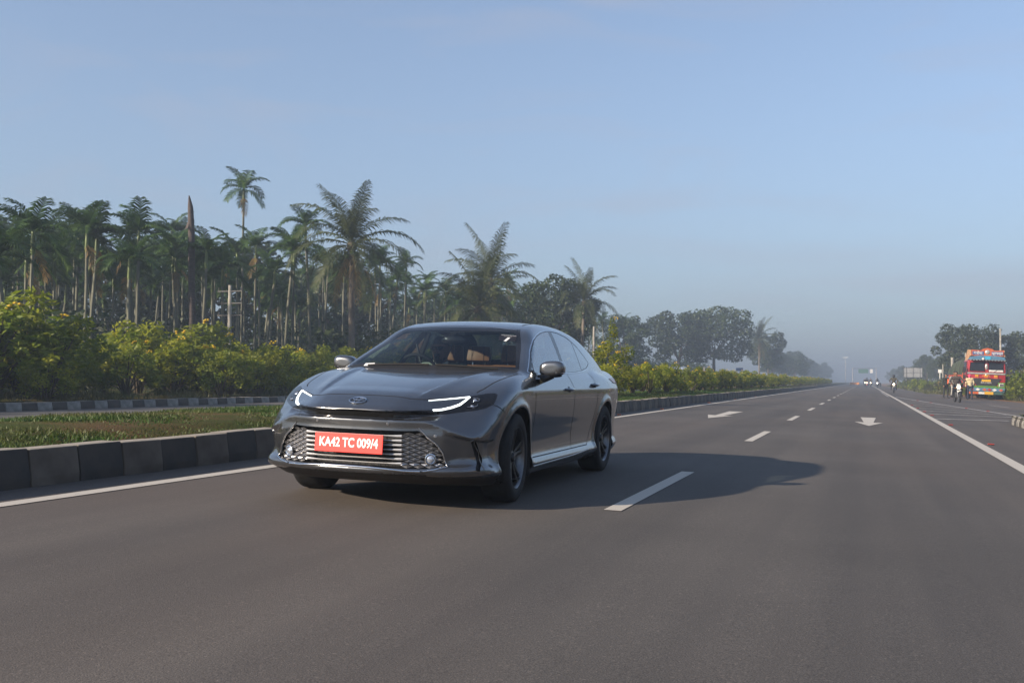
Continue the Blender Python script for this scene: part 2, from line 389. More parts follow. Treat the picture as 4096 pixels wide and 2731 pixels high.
def grad_n(fn, P, e=2e-3):
    g = np.stack([(fn(*(P+d).T)-fn(*(P-d).T)) for d in np.eye(3)*e], 1)
    return g/np.maximum(np.linalg.norm(g, axis=1, keepdims=True), 1e-9)
def on_skin(pts, off=0.0):
    P = project_to(f_car, np.array([list(p) for p in pts], float), 6)
    n = grad_n(f_car, P); return P+n*off, n
def inside(pt, poly):
    x, y = pt; c = False; j = len(poly)-1
    for i in range(len(poly)):
        (xi, yi), (xj, yj) = poly[i], poly[j]
        if (yi > y) != (yj > y) and x < (xj-xi)*(y-yi)/(yj-yi)+xi: c = not c
        j = i
    return c
class Shell:
    """the skin as loose polygons that outlines can be cut into, region by region"""
    def __init__(s, V, Q):
        s.v = [Vector(v) for v in V]; s.f = [tuple(int(i) for i in q) for q in Q]; s.p = np.zeros(len(s.f), int)
        Q = np.asarray(Q); A = np.asarray(V); s.c = A[Q].mean(1); s.n = s.unit(np.cross(A[Q[:, 2]]-A[Q[:, 0]], A[Q[:, 3]]-A[Q[:, 1]]))
        s.f = np.array(s.f+[None], object)[:-1]
    @staticmethod
    def unit(n): return n/np.maximum(np.linalg.norm(n, axis=1, keepdims=True), 1e-12)
    def region(s, pid, poly, d, filt, only):
        d = Vector(d).normalized(); u = d.cross(Vector((0, 0, 1)))
        u = Vector((1, 0, 0)) if u.length < 1e-3 else u.normalized(); v = d.cross(u)
        P = [Vector(p) for p in poly]; p2 = [(p.dot(u), p.dot(v)) for p in P]
        a0, a1 = min(p[0] for p in p2)-.03, max(p[0] for p in p2)+.03; b0, b1 = min(p[1] for p in p2)-.03, max(p[1] for p in p2)+.03
        cu, cv = s.c @ np.array(u), s.c @ np.array(v); par = s.p
        pick = np.where((cu > a0) & (cu < a1) & (cv > b0) & (cv < b1) & np.isin(par, list(only)))[0]
        pick = [i for i in pick if filt(Vector(s.c[i]), Vector(s.n[i]))]
        if not pick: return
        bm = bmesh.new(); mp = {}
        L = bm.faces.layers.int.new('part')
        for i in pick:
            vs = []
            for k in s.f[i]:
                if k not in mp: mp[k] = bm.verts.new(s.v[k])
                vs.append(mp[k])
            try: bm.faces.new(vs)[L] = s.p[i]
            except ValueError: pass
        for i in range(len(P)):
            a, b = P[i], P[(i+1) % len(P)]; no = (b-a).cross(d)
            if no.length < 1e-7: continue
            (ax, ay), (bx, by) = p2[i], p2[(i+1) % len(P)]
            s0, s1, t0, t1 = min(ax, bx)-.025, max(ax, bx)+.025, min(ay, by)-.025, max(ay, by)+.025
            ge = set()
            for f in bm.faces:
                c = f.verts[0].co
                if s0 < c.dot(u) < s1 and t0 < c.dot(v) < t1: ge.add(f); ge.update(f.edges); ge.update(f.verts)
            if ge: bmesh.ops.bisect_plane(bm, geom=list(ge), dist=1e-6, plane_co=a, plane_no=no)
        keep = np.ones(len(s.p), bool); keep[pick] = False
        bm.normal_update(); back = {mp[k]: k for k in mp if mp[k].is_valid}
        for v_ in bm.verts:
            if v_ not in back: back[v_] = len(s.v); s.v.append(v_.co.copy())
        nf = np.empty(len(bm.faces), object); npid = []; nc = []; nn = []
        for k, f in enumerate(bm.faces):
            c = f.calc_center_median(); nf[k] = tuple(back[v_] for v_ in f.verts)
            npid.append(pid if inside((c.dot(u), c.dot(v)), p2) else f[L]); nc.append(c[:]); nn.append(f.normal[:])
        s.f = np.concatenate([s.f[keep], nf]); s.p = np.concatenate([s.p[keep], npid]); s.c = np.concatenate([s.c[keep], nc]); s.n = np.concatenate([s.n[keep], nn])
        bm.free()
def mir(poly): return [(-x, y, z) for x, y, z in poly]
def inset(poly, d):
    """offset a closed (a, b) polygon inwards"""
    n = len(poly); ar = sum(poly[i][0]*poly[(i+1) % n][1]-poly[(i+1) % n][0]*poly[i][1] for i in range(n)); sg = 1 if ar > 0 else -1
    out = []
    for i in range(n):
        p0, p1, p2 = Vector(poly[i-1]), Vector(poly[i]), Vector(poly[(i+1) % n])
        e1, e2 = (p1-p0).normalized(), (p2-p1).normalized()
        n1, n2 = Vector((-e1.y, e1.x))*sg, Vector((-e2.y, e2.x))*sg
        b = n1+n2; k = d*2/max(b.length_squared, .35); out.append(tuple(p1+b*k*.5*1.0))
    return out
def smooth_poly(poly, it=1):
    for _ in range(it):
        q = []
        for i in range(len(poly)):
            a, b = poly[i], poly[(i+1) % len(poly)]
            q += [tuple(.75*s+.25*t for s, t in zip(a, b)), tuple(.25*s+.75*t for s, t in zip(a, b))]
        poly = q
    return poly

# outlines (side view y,z; front view x,z; top view x,y)
DLO = [(.44, .985), (.76, 1.157), (.995, 1.267), (1.16, 1.313), (1.33, 1.344), (1.53, 1.367), (1.73, 1.378), (1.96, 1.372), (2.19, 1.345),
       (2.34, 1.303), (2.47, 1.248), (2.60, 1.150), (2.645, 1.102), (2.60, 1.072), (2.40, 1.028), (2.20, 1.006), (1.90, .990), (1.50, .979), (1.0, .972), (.5, .968)]
WIN_F = [(.53, .992), (.78, 1.148), (1.01, 1.252), (1.18, 1.298), (1.34, 1.328), (1.50, 1.349), (1.625, 1.358), (1.50, 1.10), (1.45, .988), (1.0, .984), (.58, .980)]
WIN_R = [(1.545, .992), (1.60, 1.10), (1.745, 1.361), (1.95, 1.356), (2.16, 1.331), (2.29, 1.294), (2.215, 1.15), (2.15, 1.018), (1.9, 1.004)]
WIN_Q = [(2.185, 1.024), (2.25, 1.15), (2.325, 1.283), (2.45, 1.235), (2.575, 1.140), (2.61, 1.102), (2.58, 1.082), (2.39, 1.043)]
WSC = [(-.54, 1.352), (-.3, 1.361), (0, 1.365), (.3, 1.361), (.54, 1.352), (.66, 1.17), (.752, 1.005), (.60, .998), (.3, 1.003), (0, 1.006), (-.3, 1.003), (-.60, .998), (-.752, 1.005), (-.66, 1.17)]
WSG = [(-.515, 1.322), (-.3, 1.328), (0, 1.331), (.3, 1.328), (.515, 1.322), (.635, 1.155), (.715, 1.022), (.3, 1.020), (0, 1.021), (-.3, 1.020), (-.715, 1.022), (-.635, 1.155)]
RWG = [(-.50, 1.37), (0, 1.39), (.50, 1.37), (.60, 1.20), (.62, 1.11), (0, 1.135), (-.62, 1.11), (-.60, 1.20)]
BON_H = [(0, -.802), (.36, -.792), (.455, -.735), (.565, -.608), (.68, -.487), (.728, -.415), (.742, -.33), (.748, -.158), (.765, -.03), (.782, .10), (.778, .25), (.752, .345)]
BON = BON_H+[(.60, .285), (.3, .215), (0, .195)]
BON = BON+[(-x, y) for x, y in BON[-2:0:-1]]
COWL = [(.745, .33), (.60, .28), (.3, .21), (0, .19), (-.3, .21), (-.60, .28), (-.745, .33), (-.76, .42), (-.4, .36), (0, .33), (.4, .36), (.76, .42)]
HL = [(.457, -.718, .771), (.571, -.592, .786), (.685, -.474, .798), (.735, -.399, .812), (.775, -.336, .823), (.811, -.297, .824), (.835, -.305, .812), (.842, -.35, .785), (.845, -.415, .745),
      (.813, -.488, .716), (.754, -.568, .699), (.706, -.624, .691), (.609, -.725, .675), (.529, -.788, .664), (.527, -.787, .703), (.577, -.734, .711), (.62, -.662, .727), (.648, -.606, .744), (.666, -.557, .760), (.672, -.50, .780), (.576, -.604, .772), (.466, -.724, .761)]
UGR = [(0, .629), (.315, .629), (.42, .645), (.527, .665), (.527, .702), (.29, .689), (0, .687)]
UGR = UGR+[(-x, z) for x, z in UGR[-2:0:-1]]
LGR = [(0, .556), (.40, .556), (.475, .560), (.508, .542), (.535, .512), (.592, .466), (.628, .409), (.654, .318), (.53, .303), (.3, .299), (0, .298)]
LGR = LGR+[(-x, z) for x, z in LGR[-2:0:-1]]
SLOT = [(.785, .487), (.807, .508), (.822, .41), (.850, .285), (.830, .289), (.803, .392)]
DOOR_F = [(.415, .967), (.42, .80), (.445, .62), (.452, .45), (.43, .29), (1.0, .289), (1.625, .289), (1.635, .53), (1.60, .86), (1.555, .982), (1.0, .971)]
DOOR_R = [(1.565, .982), (1.61, .86), (1.645, .53), (1.635, .289), (2.17, .289), (2.30, .42), (2.40, .56), (2.45, .70), (2.46, .86), (2.40, 1.025), (2.2, 1.004), (1.9, .988)]
SKIRT = [(.40, .281), (1.2, .281), (2.2, .281), (2.3, .20), (2.2, .15), (.36, .15), (.36, .22)]
def circ(cy, cz, r, n=40): return [(cy+r*math.cos(2*math.pi*k/n), cz+r*math.sin(2*math.pi*k/n)) for k in range(n)]
ARCH_F, ARCH_R = circ(FW_Y, WHEEL_Z, .384), circ(RW_Y, WHEEL_Z, .378)

PID = dict(body=0, bonnet=1, windscreen_band=2, windscreen=3, rear_window=4, window_trim=5, pillar=6, side_window=7, side_window_r=8, quarter=9, headlamp=10, ugrille=11, lgrille=12,
           slot=13, door_f=14, door_r=15, skirt=16, arch=17, valance=18, cowl=19, bumper=20, nose=21)
def cut_shell():
    V, Q = surface_net(f_car, (-1.0, -1.06, .10), (1.0, 4.06, 1.52), .0165)
    V = project_to(f_car, V)
    sh = Shell(V, Q)
    B = {0}
    for sx in (1, -1):
        s3 = lambda poly: [(sx*.8, a, b) for a, b in poly]
        X = (sx, 0, 0)
        side = lambda lo, hi: (lambda c, n: sx*c.x > lo and lo < 9 and sx*n.x > hi)
        sh.region(PID['arch'], s3(ARCH_F), X, lambda c, n: sx*c.x > .5 and abs(c.y) < .5, B)
        sh.region(PID['arch'], s3(ARCH_R), X, lambda c, n: sx*c.x > .5, B)
        sh.region(PID['window_trim'], s3(DLO), X, side(.5, .3), B)
        sh.region(PID['pillar'], s3(inset(DLO, .013)), X, side(.5, .3), {PID['window_trim']})
        sh.region(PID['side_window'], s3(WIN_F), X, side(.5, .3), {PID['pillar']})
        sh.region(PID['side_window_r'], s3(WIN_R), X, side(.5, .3), {PID['pillar']})
        sh.region(PID['quarter'], s3(WIN_Q), X, side(.5, .3), {PID['pillar']})
        sh.region(PID['door_f'], s3(DOOR_F), X, side(.7, .2), B)
        sh.region(PID['door_r'], s3(DOOR_R), X, side(.7, .2), B)
        sh.region(PID['skirt'], s3(SKIRT), X, lambda c, n: sx*c.x > .7 and sx*n.x > -.2, B)
        hl = HL if sx > 0 else mir(HL)
        sh.region(PID['headlamp'], hl, (sx*.45, -.893, 0), lambda c, n: sx*c.x > .40 and c.y < -.2 and c.z > .6, B)
        sl = [(sx*x, -.7, z) for x, z in SLOT]
        sh.region(PID['slot'], sl, (0, -1, 0), lambda c, n: sx*c.x > .7 and c.y < -.5, B)
    f2 = lambda poly, y: [(x, y, z) for x, z in poly]
    sh.region(PID['windscreen_band'], f2(WSC, .5), (0, -1, 0), lambda c, n: .1 < c.y < 1.35 and n.y < -.2, B)
    sh.region(PID['windscreen'], f2(WSG, .5), (0, -1, 0), lambda c, n: .1 < c.y < 1.35, {PID['windscreen_band']})
    sh.region(PID['rear_window'], f2(RWG, 3.), (0, 1, 0), lambda c, n: 2.3 < c.y < 3.7 and n.z > .2, B)
    sh.region(PID['ugrille'], f2(UGR, -.95), (0, -1, 0), lambda c, n: c.y < -.6, B)
    sh.region(PID['lgrille'], f2(LGR, -.95), (0, -1, 0), lambda c, n: c.y < -.6, B)
    sh.region(PID['bonnet'], [(x, y, .9) for x, y in BON], (0, 0, 1), lambda c, n: n.z > .3 and c.z > .7, B)
    sh.region(PID['cowl'], [(x, y, .98) for x, y in COWL], (0, 0, 1), lambda c, n: n.z > .1 and c.z > .9, B | {PID['windscreen_band']})
    parts = {}
    for f, p, c in zip(sh.f, sh.p, sh.c):
        x, y, z = c
        if p == 0:
            if z < .238+.026*float(1-sstep(abs(x), .50, .62)) and y < -.40: p = PID['valance']
            elif z < .20: p = PID['valance']
            elif y < -.33 and z < .686+.12*max(0, y+.75): p = PID['bumper']
            elif y < -.40 and z >= .68 and abs(x) < .70: p = PID['nose']
        parts.setdefault(p, []).append(list(f))
    return np.array([v[:] for v in sh.v]), parts
CV, CP = cut_shell()
def panel(pid, name, mat, parent=car, sel=None, off=0.0, thick=0.0):
    """one panel of the shell as an object, shaded with the true surface normal"""
    faces = CP.get(PID[pid], [])
    if sel: faces = [f for f in faces if sel(CV[f].mean(0))]
    if not faces: return None
    ids = np.unique(np.concatenate([np.array(f) for f in faces])); mp = {int(i): k for k, i in enumerate(ids)}
    P = CV[ids]; n = grad_n(f_car, P); P = P+n*off
    me = mesh_np(name, P, [[mp[int(i)] for i in f] for f in faces], True)
    me.normals_split_custom_set_from_vertices([tuple(v) for v in n])
    return link(name, me, parent, mat)
near = lambda c: c[0] > 0
far = lambda c: c[0] < 0
body = panel('body', 'body', PAINT)
panel('bonnet', 'bonnet', PAINT)
panel('bumper', 'front_bumper', PAINT)
panel('nose', 'nose_panel', PAINT)
panel('valance', 'underbody', PLASTB)
panel('cowl', 'cowl_panel', PLASTB)
panel('windscreen_band', 'windscreen_surround', GLOSSB)
ws = panel('windscreen', 'windscreen', GLASS_F)
panel('rear_window', 'rear_window', GLASS_S)
doors = {}
for sd in (near, far):
    doors[sd, 0] = panel('door_f', 'door', PAINT, car, sd); doors[sd, 1] = panel('door_r', 'door', PAINT, car, sd)
    panel('window_trim', 'window_trim', CHROME, car, sd, .003)
    panel('pillar', 'window_pillar', GLOSSB, car, sd)
    panel('side_window', 'side_window', GLASS_S, car, sd); panel('side_window_r', 'side_window', GLASS_S, car, sd); panel('quarter', 'quarter_window', GLASS_S, car, sd)
    panel('skirt', 'side_skirt', PAINT, car, sd)
    panel('slot', 'bumper_slot', PLASTB, car, sd, -.018)
ug = panel('ugrille', 'upper_grille', GLOSSB)
# inner lining of roof and pillars
def lining():
    keep = []
    for k in ('body', 'pillar', 'window_trim', 'windscreen_band'):
        keep += [f for f in CP[PID[k]] if CV[f].mean(0)[2] > .93 and .3 < CV[f].mean(0)[1] < 3.2]
    ids = np.unique(np.concatenate([np.array(f) for f in keep])); mp = {int(i): k for k, i in enumerate(ids)}
    P = CV[ids]; n = grad_n(f_car, P)
    link('headlining', mesh_np('headlining', P-n*.014, [[mp[int(i)] for i in f][::-1] for f in keep], True), car, HEADLIN)
lining()

# ---- ribbons that follow the skin: panel gaps, trims
def ribbon(pts, w, mat, name, parent=car, off=.0008, step=.02, mirror=False, raised=0.0):
    for sx in ((1, -1) if mirror else (1,)):
        P = [Vector((sx*p[0], p[1], p[2])) for p in pts]; Q = []
        for a, b in zip(P[:-1], P[1:]):
            m = max(1, int((b-a).length/step)); Q += [a.lerp(b, k/m) for k in range(m)]
        Q.append(P[-1]); S, n = on_skin(Q, off)
        T = np.gradient(S, axis=0); c = np.cross(n, T); c /= np.maximum(np.linalg.norm(c, axis=1, keepdims=True), 1e-9)
        if raised:
            rows = [S-c*w/2-n*.004, S-c*w/2+n*raised*.6, S-c*w/4+n*raised, S+c*w/4+n*raised, S+c*w/2+n*raised*.6, S+c*w/2-n*.004]
        else: rows = [S-c*w/2, S+c*w/2]
        m = len(S); R = len(rows); V = np.concatenate(rows)
        Fc = [(r*m+i, r*m+i+1, (r+1)*m+i+1, (r+1)*m+i) for r in range(R-1) for i in range(m-1)]
        link(name, mesh_np(name, V, Fc, bool(raised)), parent, mat)
s3 = lambda poly: [(.85, a, b) for a, b in poly]
ribbon(s3(DOOR_F[0:5]), .007, GAPM, 'shut_line', mirror=True)
ribbon(s3(DOOR_F[6:10]), .007, GAPM, 'shut_line', mirror=True)
ribbon(s3([(.43, .289), (1.63, .289), (2.17, .289)]), .009, GAPM, 'shut_line', mirror=True)
ribbon(s3(DOOR_R[4:10]), .007, GAPM, 'shut_line', mirror=True)
ribbon([(x, y, .9) for x, y in BON_H[5:]], .008, GAPM, 'shut_line', mirror=True)
ribbon([(x, y, .79) for x, y in ([(-a, b) for a, b in BON_H[4:0:-1]]+BON_H[:5])], .006, GAPM, 'shut_line')
ribbon([(.845, -.423, .739), (.87, -.37, .71), (.897, -.328, .685)], .006, GAPM, 'shut_line', mirror=True)
ribbon([(.86, 2.95, .90), (.86, 3.02, .80)], .004, GAPM, 'shut_line', mirror=True)
ribbon([(x, 1.03, 1.362-.04*x*x*0) for x in np.linspace(-.52, .52, 20)], .012, SATIN, 'roof_edge_trim', off=.002)
ribbon([(.50, 1.25, 1.42), (.50, 1.7, 1.44), (.49, 2.2, 1.43), (.47, 2.5, 1.40)], .018, PLASTB, 'roof_seam', mirror=True)
# bright lower lip of the bumper and skirts
ribbon([(x, -.98, .290) for x in np.linspace(-.53, .53, 24)], .016, CHROME, 'bumper_trim', off=.0, raised=.010)
ribbon([(.53, -.93, .290), (.60, -.88, .300), (.668, -.82, .315)], .013, CHROME, 'bumper_trim', off=.0, raised=.008, mirror=True)
ribbon([(.478, -.90, .578), (.508, -.89, .548), (.538, -.88, .516), (.597, -.853, .468), (.633, -.83, .409), (.664, -.82, .318)], .008, SATIN, 'grille_surround', raised=.005, mirror=True)
ribbon([(.9, .42, .232), (.9, 1.0, .236), (.9, 1.6, .242), (.9, 2.15, .262)], .016, SATIN, 'skirt_trim', off=0, raised=.006, mirror=True)
# headlamps
for sd, sx in ((near, 1), (far, -1)):
    hl = panel('headlamp', 'headlight', GLOSSB, car, sd)
    def hrib(pts, ws, mat, name, off):
        Q = []; Wd = []
        for (a, wa), (b, wb) in zip(list(zip(pts, ws))[:-1], list(zip(pts, ws))[1:]):
            a, b = Vector(a), Vector(b)
            for k in range(6): Q.append(a.lerp(b, k/6)); Wd.append(wa+(wb-wa)*k/6)
        Q.append(Vector(pts[-1])); Wd.append(ws[-1])
        Q = [Vector((sx*q.x, q.y, q.z)) for q in Q]
        S, n = on_skin(Q, 0); T = np.gradient(S, axis=0); c = np.cross(n, T); c /= np.maximum(np.linalg.norm(c, axis=1, keepdims=True), 1e-9)
        W = np.array(Wd)[:, None]/2; m = len(S); rows = [S-c*W-n*.003, S-c*W+n*off, S+c*W+n*off, S+c*W-n*.003]
        V = np.concatenate(rows); link(name, mesh_np(name, V, [(r*m+i, r*m+i+1, (r+1)*m+i+1, (r+1)*m+i) for r in range(3) for i in range(m-1)]), hl, mat)
    hrib([(.468, -.722, .764), (.576, -.602, .777), (.66, -.51, .787), (.686, -.482, .790)], [.005, .007, .010, .010], DRL, 'daytime_light', .004)
    hrib([(.686, -.484, .789), (.675, -.54, .768), (.657, -.600, .740), (.623, -.661, .720), (.577, -.734, .704), (.530, -.786, .697)], [.010, .013, .016, .017, .017, .015], DRL, 'daytime_light', .004)
    for pts in ([(.705, -.475, .772), (.735, -.46, .778), (.752, -.46, .776), (.750, -.475, .762), (.715, -.52, .752)], [(.700, -.575, .712), (.735, -.55, .716), (.752, -.52, .722), (.756, -.51, .738)]):
        hrib(pts, [.006]*len(pts), SATIN, 'lamp_bezel', .006)
    for c, r in (((.728, -.485, .765), .017), ((.732, -.548, .725), .015)):
        P, n = on_skin([(sx*c[0], c[1], c[2])], 0)
        R = Vector(n[0]).to_track_quat('Z', 'Y').to_matrix(); mb = MB().lathe([(0, .007), (r*.5, .006), (r*.85, .003), (r, -.002)], n=14)
        for i in range(len(mb.v)): mb.v[i] = R @ mb.v[i]+Vector(P[0])
        mb.build('projector_lens', LAMPGL, hl, True)
# upper grille bars and the camera eye
for z in (.648, .662, .676):
    mb = MB(); xs = np.linspace(-.40, .40, 26); pts = [(x, float(car_front(abs(x), .66))-.006, z+.004*abs(x)) for x in xs]
    mb.tube(pts, .0028, 6).build('grille_bar', GLOSSB, car, True)
# ---- lower grille: hollow with blades, lozenge mesh, lamps
def gf(x, z): return float(car_front(abs(x), z))
def lower_grille():
    loop = inset([(x, z) for x, z in LGR], -.004)
    Q = []
    for i in range(len(loop)):
        a, b = loop[i], loop[(i+1) % len(loop)]; m = max(1, int(math.dist(a, b)/.03))
        Q += [(a[0]+(b[0]-a[0])*k/m, a[1]+(b[1]-a[1])*k/m) for k in range(m)]
    V = []; n = len(Q)
    for d in (-.003, .05, .10):
        V += [(x*(1-.0*d), gf(x, z)+d, z) for x, z in Q]
    mb = MB(); mb.add(V, [(r*n+i, r*n+(i+1) % n, (r+1)*n+(i+1) % n, (r+1)*n+i) for r in range(2) for i in range(n)])
    root = mb.build('lower_grille', PLASTB, car, fix=False)
    # rear mesh panel and cooling pack behind the blades
    g = MB(); xs = np.linspace(-.62, .62, 21)
    for i in range(20):
        for z0, z1 in ((.30, .43), (.43, .56)):
            a, b = xs[i], xs[i+1]; g.add([(a, gf(a, .43)+.085, z0), (b, gf(b, .43)+.085, z0), (b, gf(b, .43)+.085, z1), (a, gf(a, .43)+.085, z1)], [(0, 1, 2, 3)])
    g.build('radiator', PLASTB, root)
    bars = MB()
    for k in range(17):
        x = -.40+.05*k
        bars.tube([(x, gf(x, .31)+.06, .30), (x, gf(x, .55)+.06, .56)], .0025, 4)
    bars.build('rear_bars', PLASTB, root)
    rows = [.331, .3625, .394, .4255, .457, .4885, .520]
    def half(z):
        pz = [(.654, .318), (.628, .409), (.592, .466), (.535, .512), (.508, .542), (.475, .56)]
        for (xa, za), (xb, zb) in zip(pz[:-1], pz[1:]):
            if za <= z <= zb: return xa+(xb-xa)*(z-za)/(zb-za)
        return .654 if z < .33 else .475
    for i, z in enumerate(rows):
        mb = MB(); w = .37+.0*i; xs = np.linspace(-w, w, 30); V = []
        for x in xs:
            t = .0043+.0045*max(0, (abs(x)-w+.10)/.10)          # the blade swells towards the lozenges
            y = gf(x, z)+.008
            V += [(x, y+.022, z-.002), (x, y, z-t), (x, y-.006, z), (x, y, z+t), (x, y+.022, z+.002)]
        n = len(xs); mb.add(V, [(i*5+k, i*5+k+1, i*5+5+k+1, i*5+5+k) for i in range(n-1) for k in range(4)]).build('grille_blade', BLADE, root, fix=True)
    for sx in (1, -1):
        mb = MB()
        for r in range(-1, 14):
            z = .331+.01575*r
            if not .312 < z < .552: continue
            off = .375 if r % 2 == 0 else .4125
            x = off+.0375*(0 if r % 2 == 0 else 0)
            while x < half(z)-.004:
                hw = min(.0365, (half(z)-x)+.012); hh = .0118
                if (x-.556)**2+(z-.365)**2 > .037**2:
                    c = []
                    for dx, dz, dp in ((-hw, 0, .012), (0, -hh, .012), (hw, 0, .012), (0, hh, .012), (0, .001, 0)):
                        xx, zz = x+dx, z+dz; c.append((sx*xx, gf(xx, zz)+.006+dp, zz))
                    mb.add(c, [(0, 1, 4), (1, 2, 4), (2, 3, 4), (3, 0, 4)])
                x += .075
        o = mb.build('grille_mesh', SATIN, root); o['kind'] = 'stuff'
lower_grille()
for sx in (1, -1):
    P = Vector((sx*.556, gf(.556, .365)+.004, .365)); R = Vector((sx*.35, -.94, 0)).to_track_quat('Z', 'Y').to_matrix()
    mb = MB().lathe([(.040, -.03), (.040, .002), (.034, .004), (.031, -.006)], n=20); mb.v = [R @ v+P for v in mb.v]
    fl = mb.build('fog_lamp', CHROME, car, True)
    mb = MB().lathe([(0, .006), (.018, .004), (.031, -.006)], n=18); mb.v = [R @ v+P for v in mb.v]
    mb.build('lens', LAMPGL, fl, True)
    for x, z in ((.271, .602), (.632, .533)):
        S, n = on_skin([(sx*x, -.95, z)], 0); R2 = Vector(n[0]).to_track_quat('Z', 'Y').to_matrix()
        mb = MB().lathe([(0, .003), (.008, .003), (.010, .001), (.012, -.002)], n=14); mb.v = [R2 @ v+Vector(S[0]) for v in mb.v]
        mb.build('parking_sensor', SATIN, car, True)
    # dark return inside the bumper slot
    ribbon([(sx*.786, -.70, .485), (sx*.806, -.70, .506), (sx*.824, -.63, .41), (sx*.850, -.61, .287)], .006, PAINT, 'slot_edge', raised=.004)
# ---- number plate
def text_mesh(body, size, name='lettering', bold=.0, shear=0.0, extr=0.0):
    cu = bpy.data.curves.new(name, 'FONT'); cu.body = body; cu.size = size; cu.align_x = 'CENTER'; cu.align_y = 'CENTER'; cu.offset = bold; cu.shear = shear; cu.extrude = extr
    cu.resolution_u = 4
    o = bpy.data.objects.new(name, cu); COL.objects.link(o); dg = bpy.context.evaluated_depsgraph_get()
    me = bpy.data.meshes.new_from_object(o.evaluated_get(dg)); bpy.data.objects.remove(o); me.name = name
    return me
plate = MB().box((0, 0, 0), (.524, .008, .132)).build('number_plate', REDP, car, bevel=.003)
plate.location = (0, -1.004, .459); plate.rotation_euler = (rad(-3), 0, 0)
t = link('plate_lettering', text_mesh('KA42 TC 009/4', .074, bold=.0024), plate, WHITEP)
t.rotation_euler = (rad(90), 0, 0); t.location = (0, -.0065, .0); t.scale = (.95, 1.18, 1)
br = MB().box((0, -.975, .459), (.30, .05, .06)).build('plate_bracket', PLASTB, car)
# ---- badge: three rings on the nose
def badge():
    S, n = on_skin([(0, -.885, .745)], .004); n = Vector(n[0]); up = Vector((0, 0, 1)); v = (up-n*up.dot(n)).normalized(); u = Vector((1, 0, 0))
    def ring(cx, cy, a, b, r, m=28): return [Vector(S[0])+u*(cx+a*math.cos(2*math.pi*k/m))+v*(cy+b*math.sin(2*math.pi*k/m))+n*.002 for k in range(m)]
    mb = MB(); mb.tube(ring(0, 0, .062, .042, 1), .0052, 6, closed=True); mb.tube(ring(0, -.001, .019, .039, 1), .0042, 6, closed=True); mb.tube(ring(0, .019, .042, .017, 1), .0042, 6, closed=True)
    mb.build('badge', CHROME, car, True)
    fb = link('fender_badge', text_mesh('HYBRID', .028, bold=.0006), car, SATIN)
    S, n = on_skin([(.90, .31, .812)], .0015); fb.location = S[0]; fb.rotation_euler = (rad(90), 0, rad(90)); fb.scale = (1, .8, 1)
badge()
# ---- wheel wells
for wy, rr in ((FW_Y, .385), (RW_Y, .379)):
    for sx in (1, -1):
        mb = MB().lathe([(rr, .885), (rr, .50), (.12, .50)], (0, wy, WHEEL_Z), 'x', 36); mb.v = [Vector((v.x*sx, v.y, v.z)) for v in mb.v]
        mb.v = [v if v.z > .17 else Vector((v.x, v.y, .17)) for v in mb.v]
        mb.build('wheel_well', PLASTB, car, True)
# ---- wheels
RIMD = pmat('dark_alloy', (.045, .047, .05), .30, .85, var=.15, scale=40); RIML = pmat('machined_alloy', (.15, .155, .165), .3, .9, var=.12, scale=60)
def make_wheel():
    w = empty('wheel')
    prof = [(.222, -.098), (.235, -.112), (.270, -.118), (.305, -.116), (.325, -.104), (.3335, -.088), (.336, -.06), (.336, .06), (.3335, .088), (.325, .104), (.305, .116), (.270, .118), (.235, .112), (.222, .098)]
    MB().lathe(prof, axis='x', n=48).build('tyre', RUBBER, w, True)
    gr = MB()
    for x in (-.045, -.015, .015, .045): gr.lathe([(.3366, x-.004), (.3366, x+.004)], axis='x', n=48)
    gr.build('tread_groove', GAPM, w)
    MB().lathe([(.228, .098), (.236, .106), (.231, .110), (.222, .102), (.212, .080), (.206, .02), (.205, -.09), (.215, -.10)], axis='x', n=48).build('rim', RIML, w, True)
    MB().lathe([(.0, -.02), (.165, -.02), (.168, -.03), (.0, -.03)], axis='x', n=28).build('brake_disc', pmat('brake_steel', (.16, .16, .17), .4, .9, var=.2, scale=40), w, True)
    hb = MB().lathe([(.0, .088), (.028, .087), (.033, .082), (.036, .07), (.075, .058), (.08, .03)], axis='x', n=24).build('hub_cap', RIMD, w, True)
    MB().lathe([(.018, .0885), (.021, .0895), (.024, .0885)], axis='x', n=20).build('hub_badge', CHROME, hb, True)
    sp = None
    for k in range(10):
        a0 = 2*math.pi*(k//2)/5+(.16 if k % 2 else -.16)
        if sp is None:
            mb = MB(); V = []
            for r, hw, x in ((.05, .020, .066), (.11, .015, .072), (.17, .014, .082), (.212, .018, .090)):
                V += [(x-.03, -hw*1.1, r), (x, -hw, r), (x+.004, -hw*.3, r), (x+.004, hw*.3, r), (x, hw, r), (x-.03, hw*1.1, r)]
            mb.add(V, [(i*6+j, i*6+j+1, i*6+6+j+1, i*6+6+j) for i in range(3) for j in range(5)]); sp = mb.mesh('spoke', True)
            sp.materials.append(RIMD)
        o = link('spoke', sp, w); o.rotation_euler = (a0, 0, 0)
    return w
w0 = make_wheel()
for i, (sx, wy, st) in enumerate(((1, FW_Y, 5), (-1, FW_Y, 5), (1, RW_Y, 0), (-1, RW_Y, 0))):
    w = w0 if i == 0 else copy_tree(w0)
    w.parent = car; w.location = (sx*.79, wy, WHEEL_Z); w.rotation_euler = (rad(7*i), 0, (0 if sx > 0 else math.pi)+rad(st))
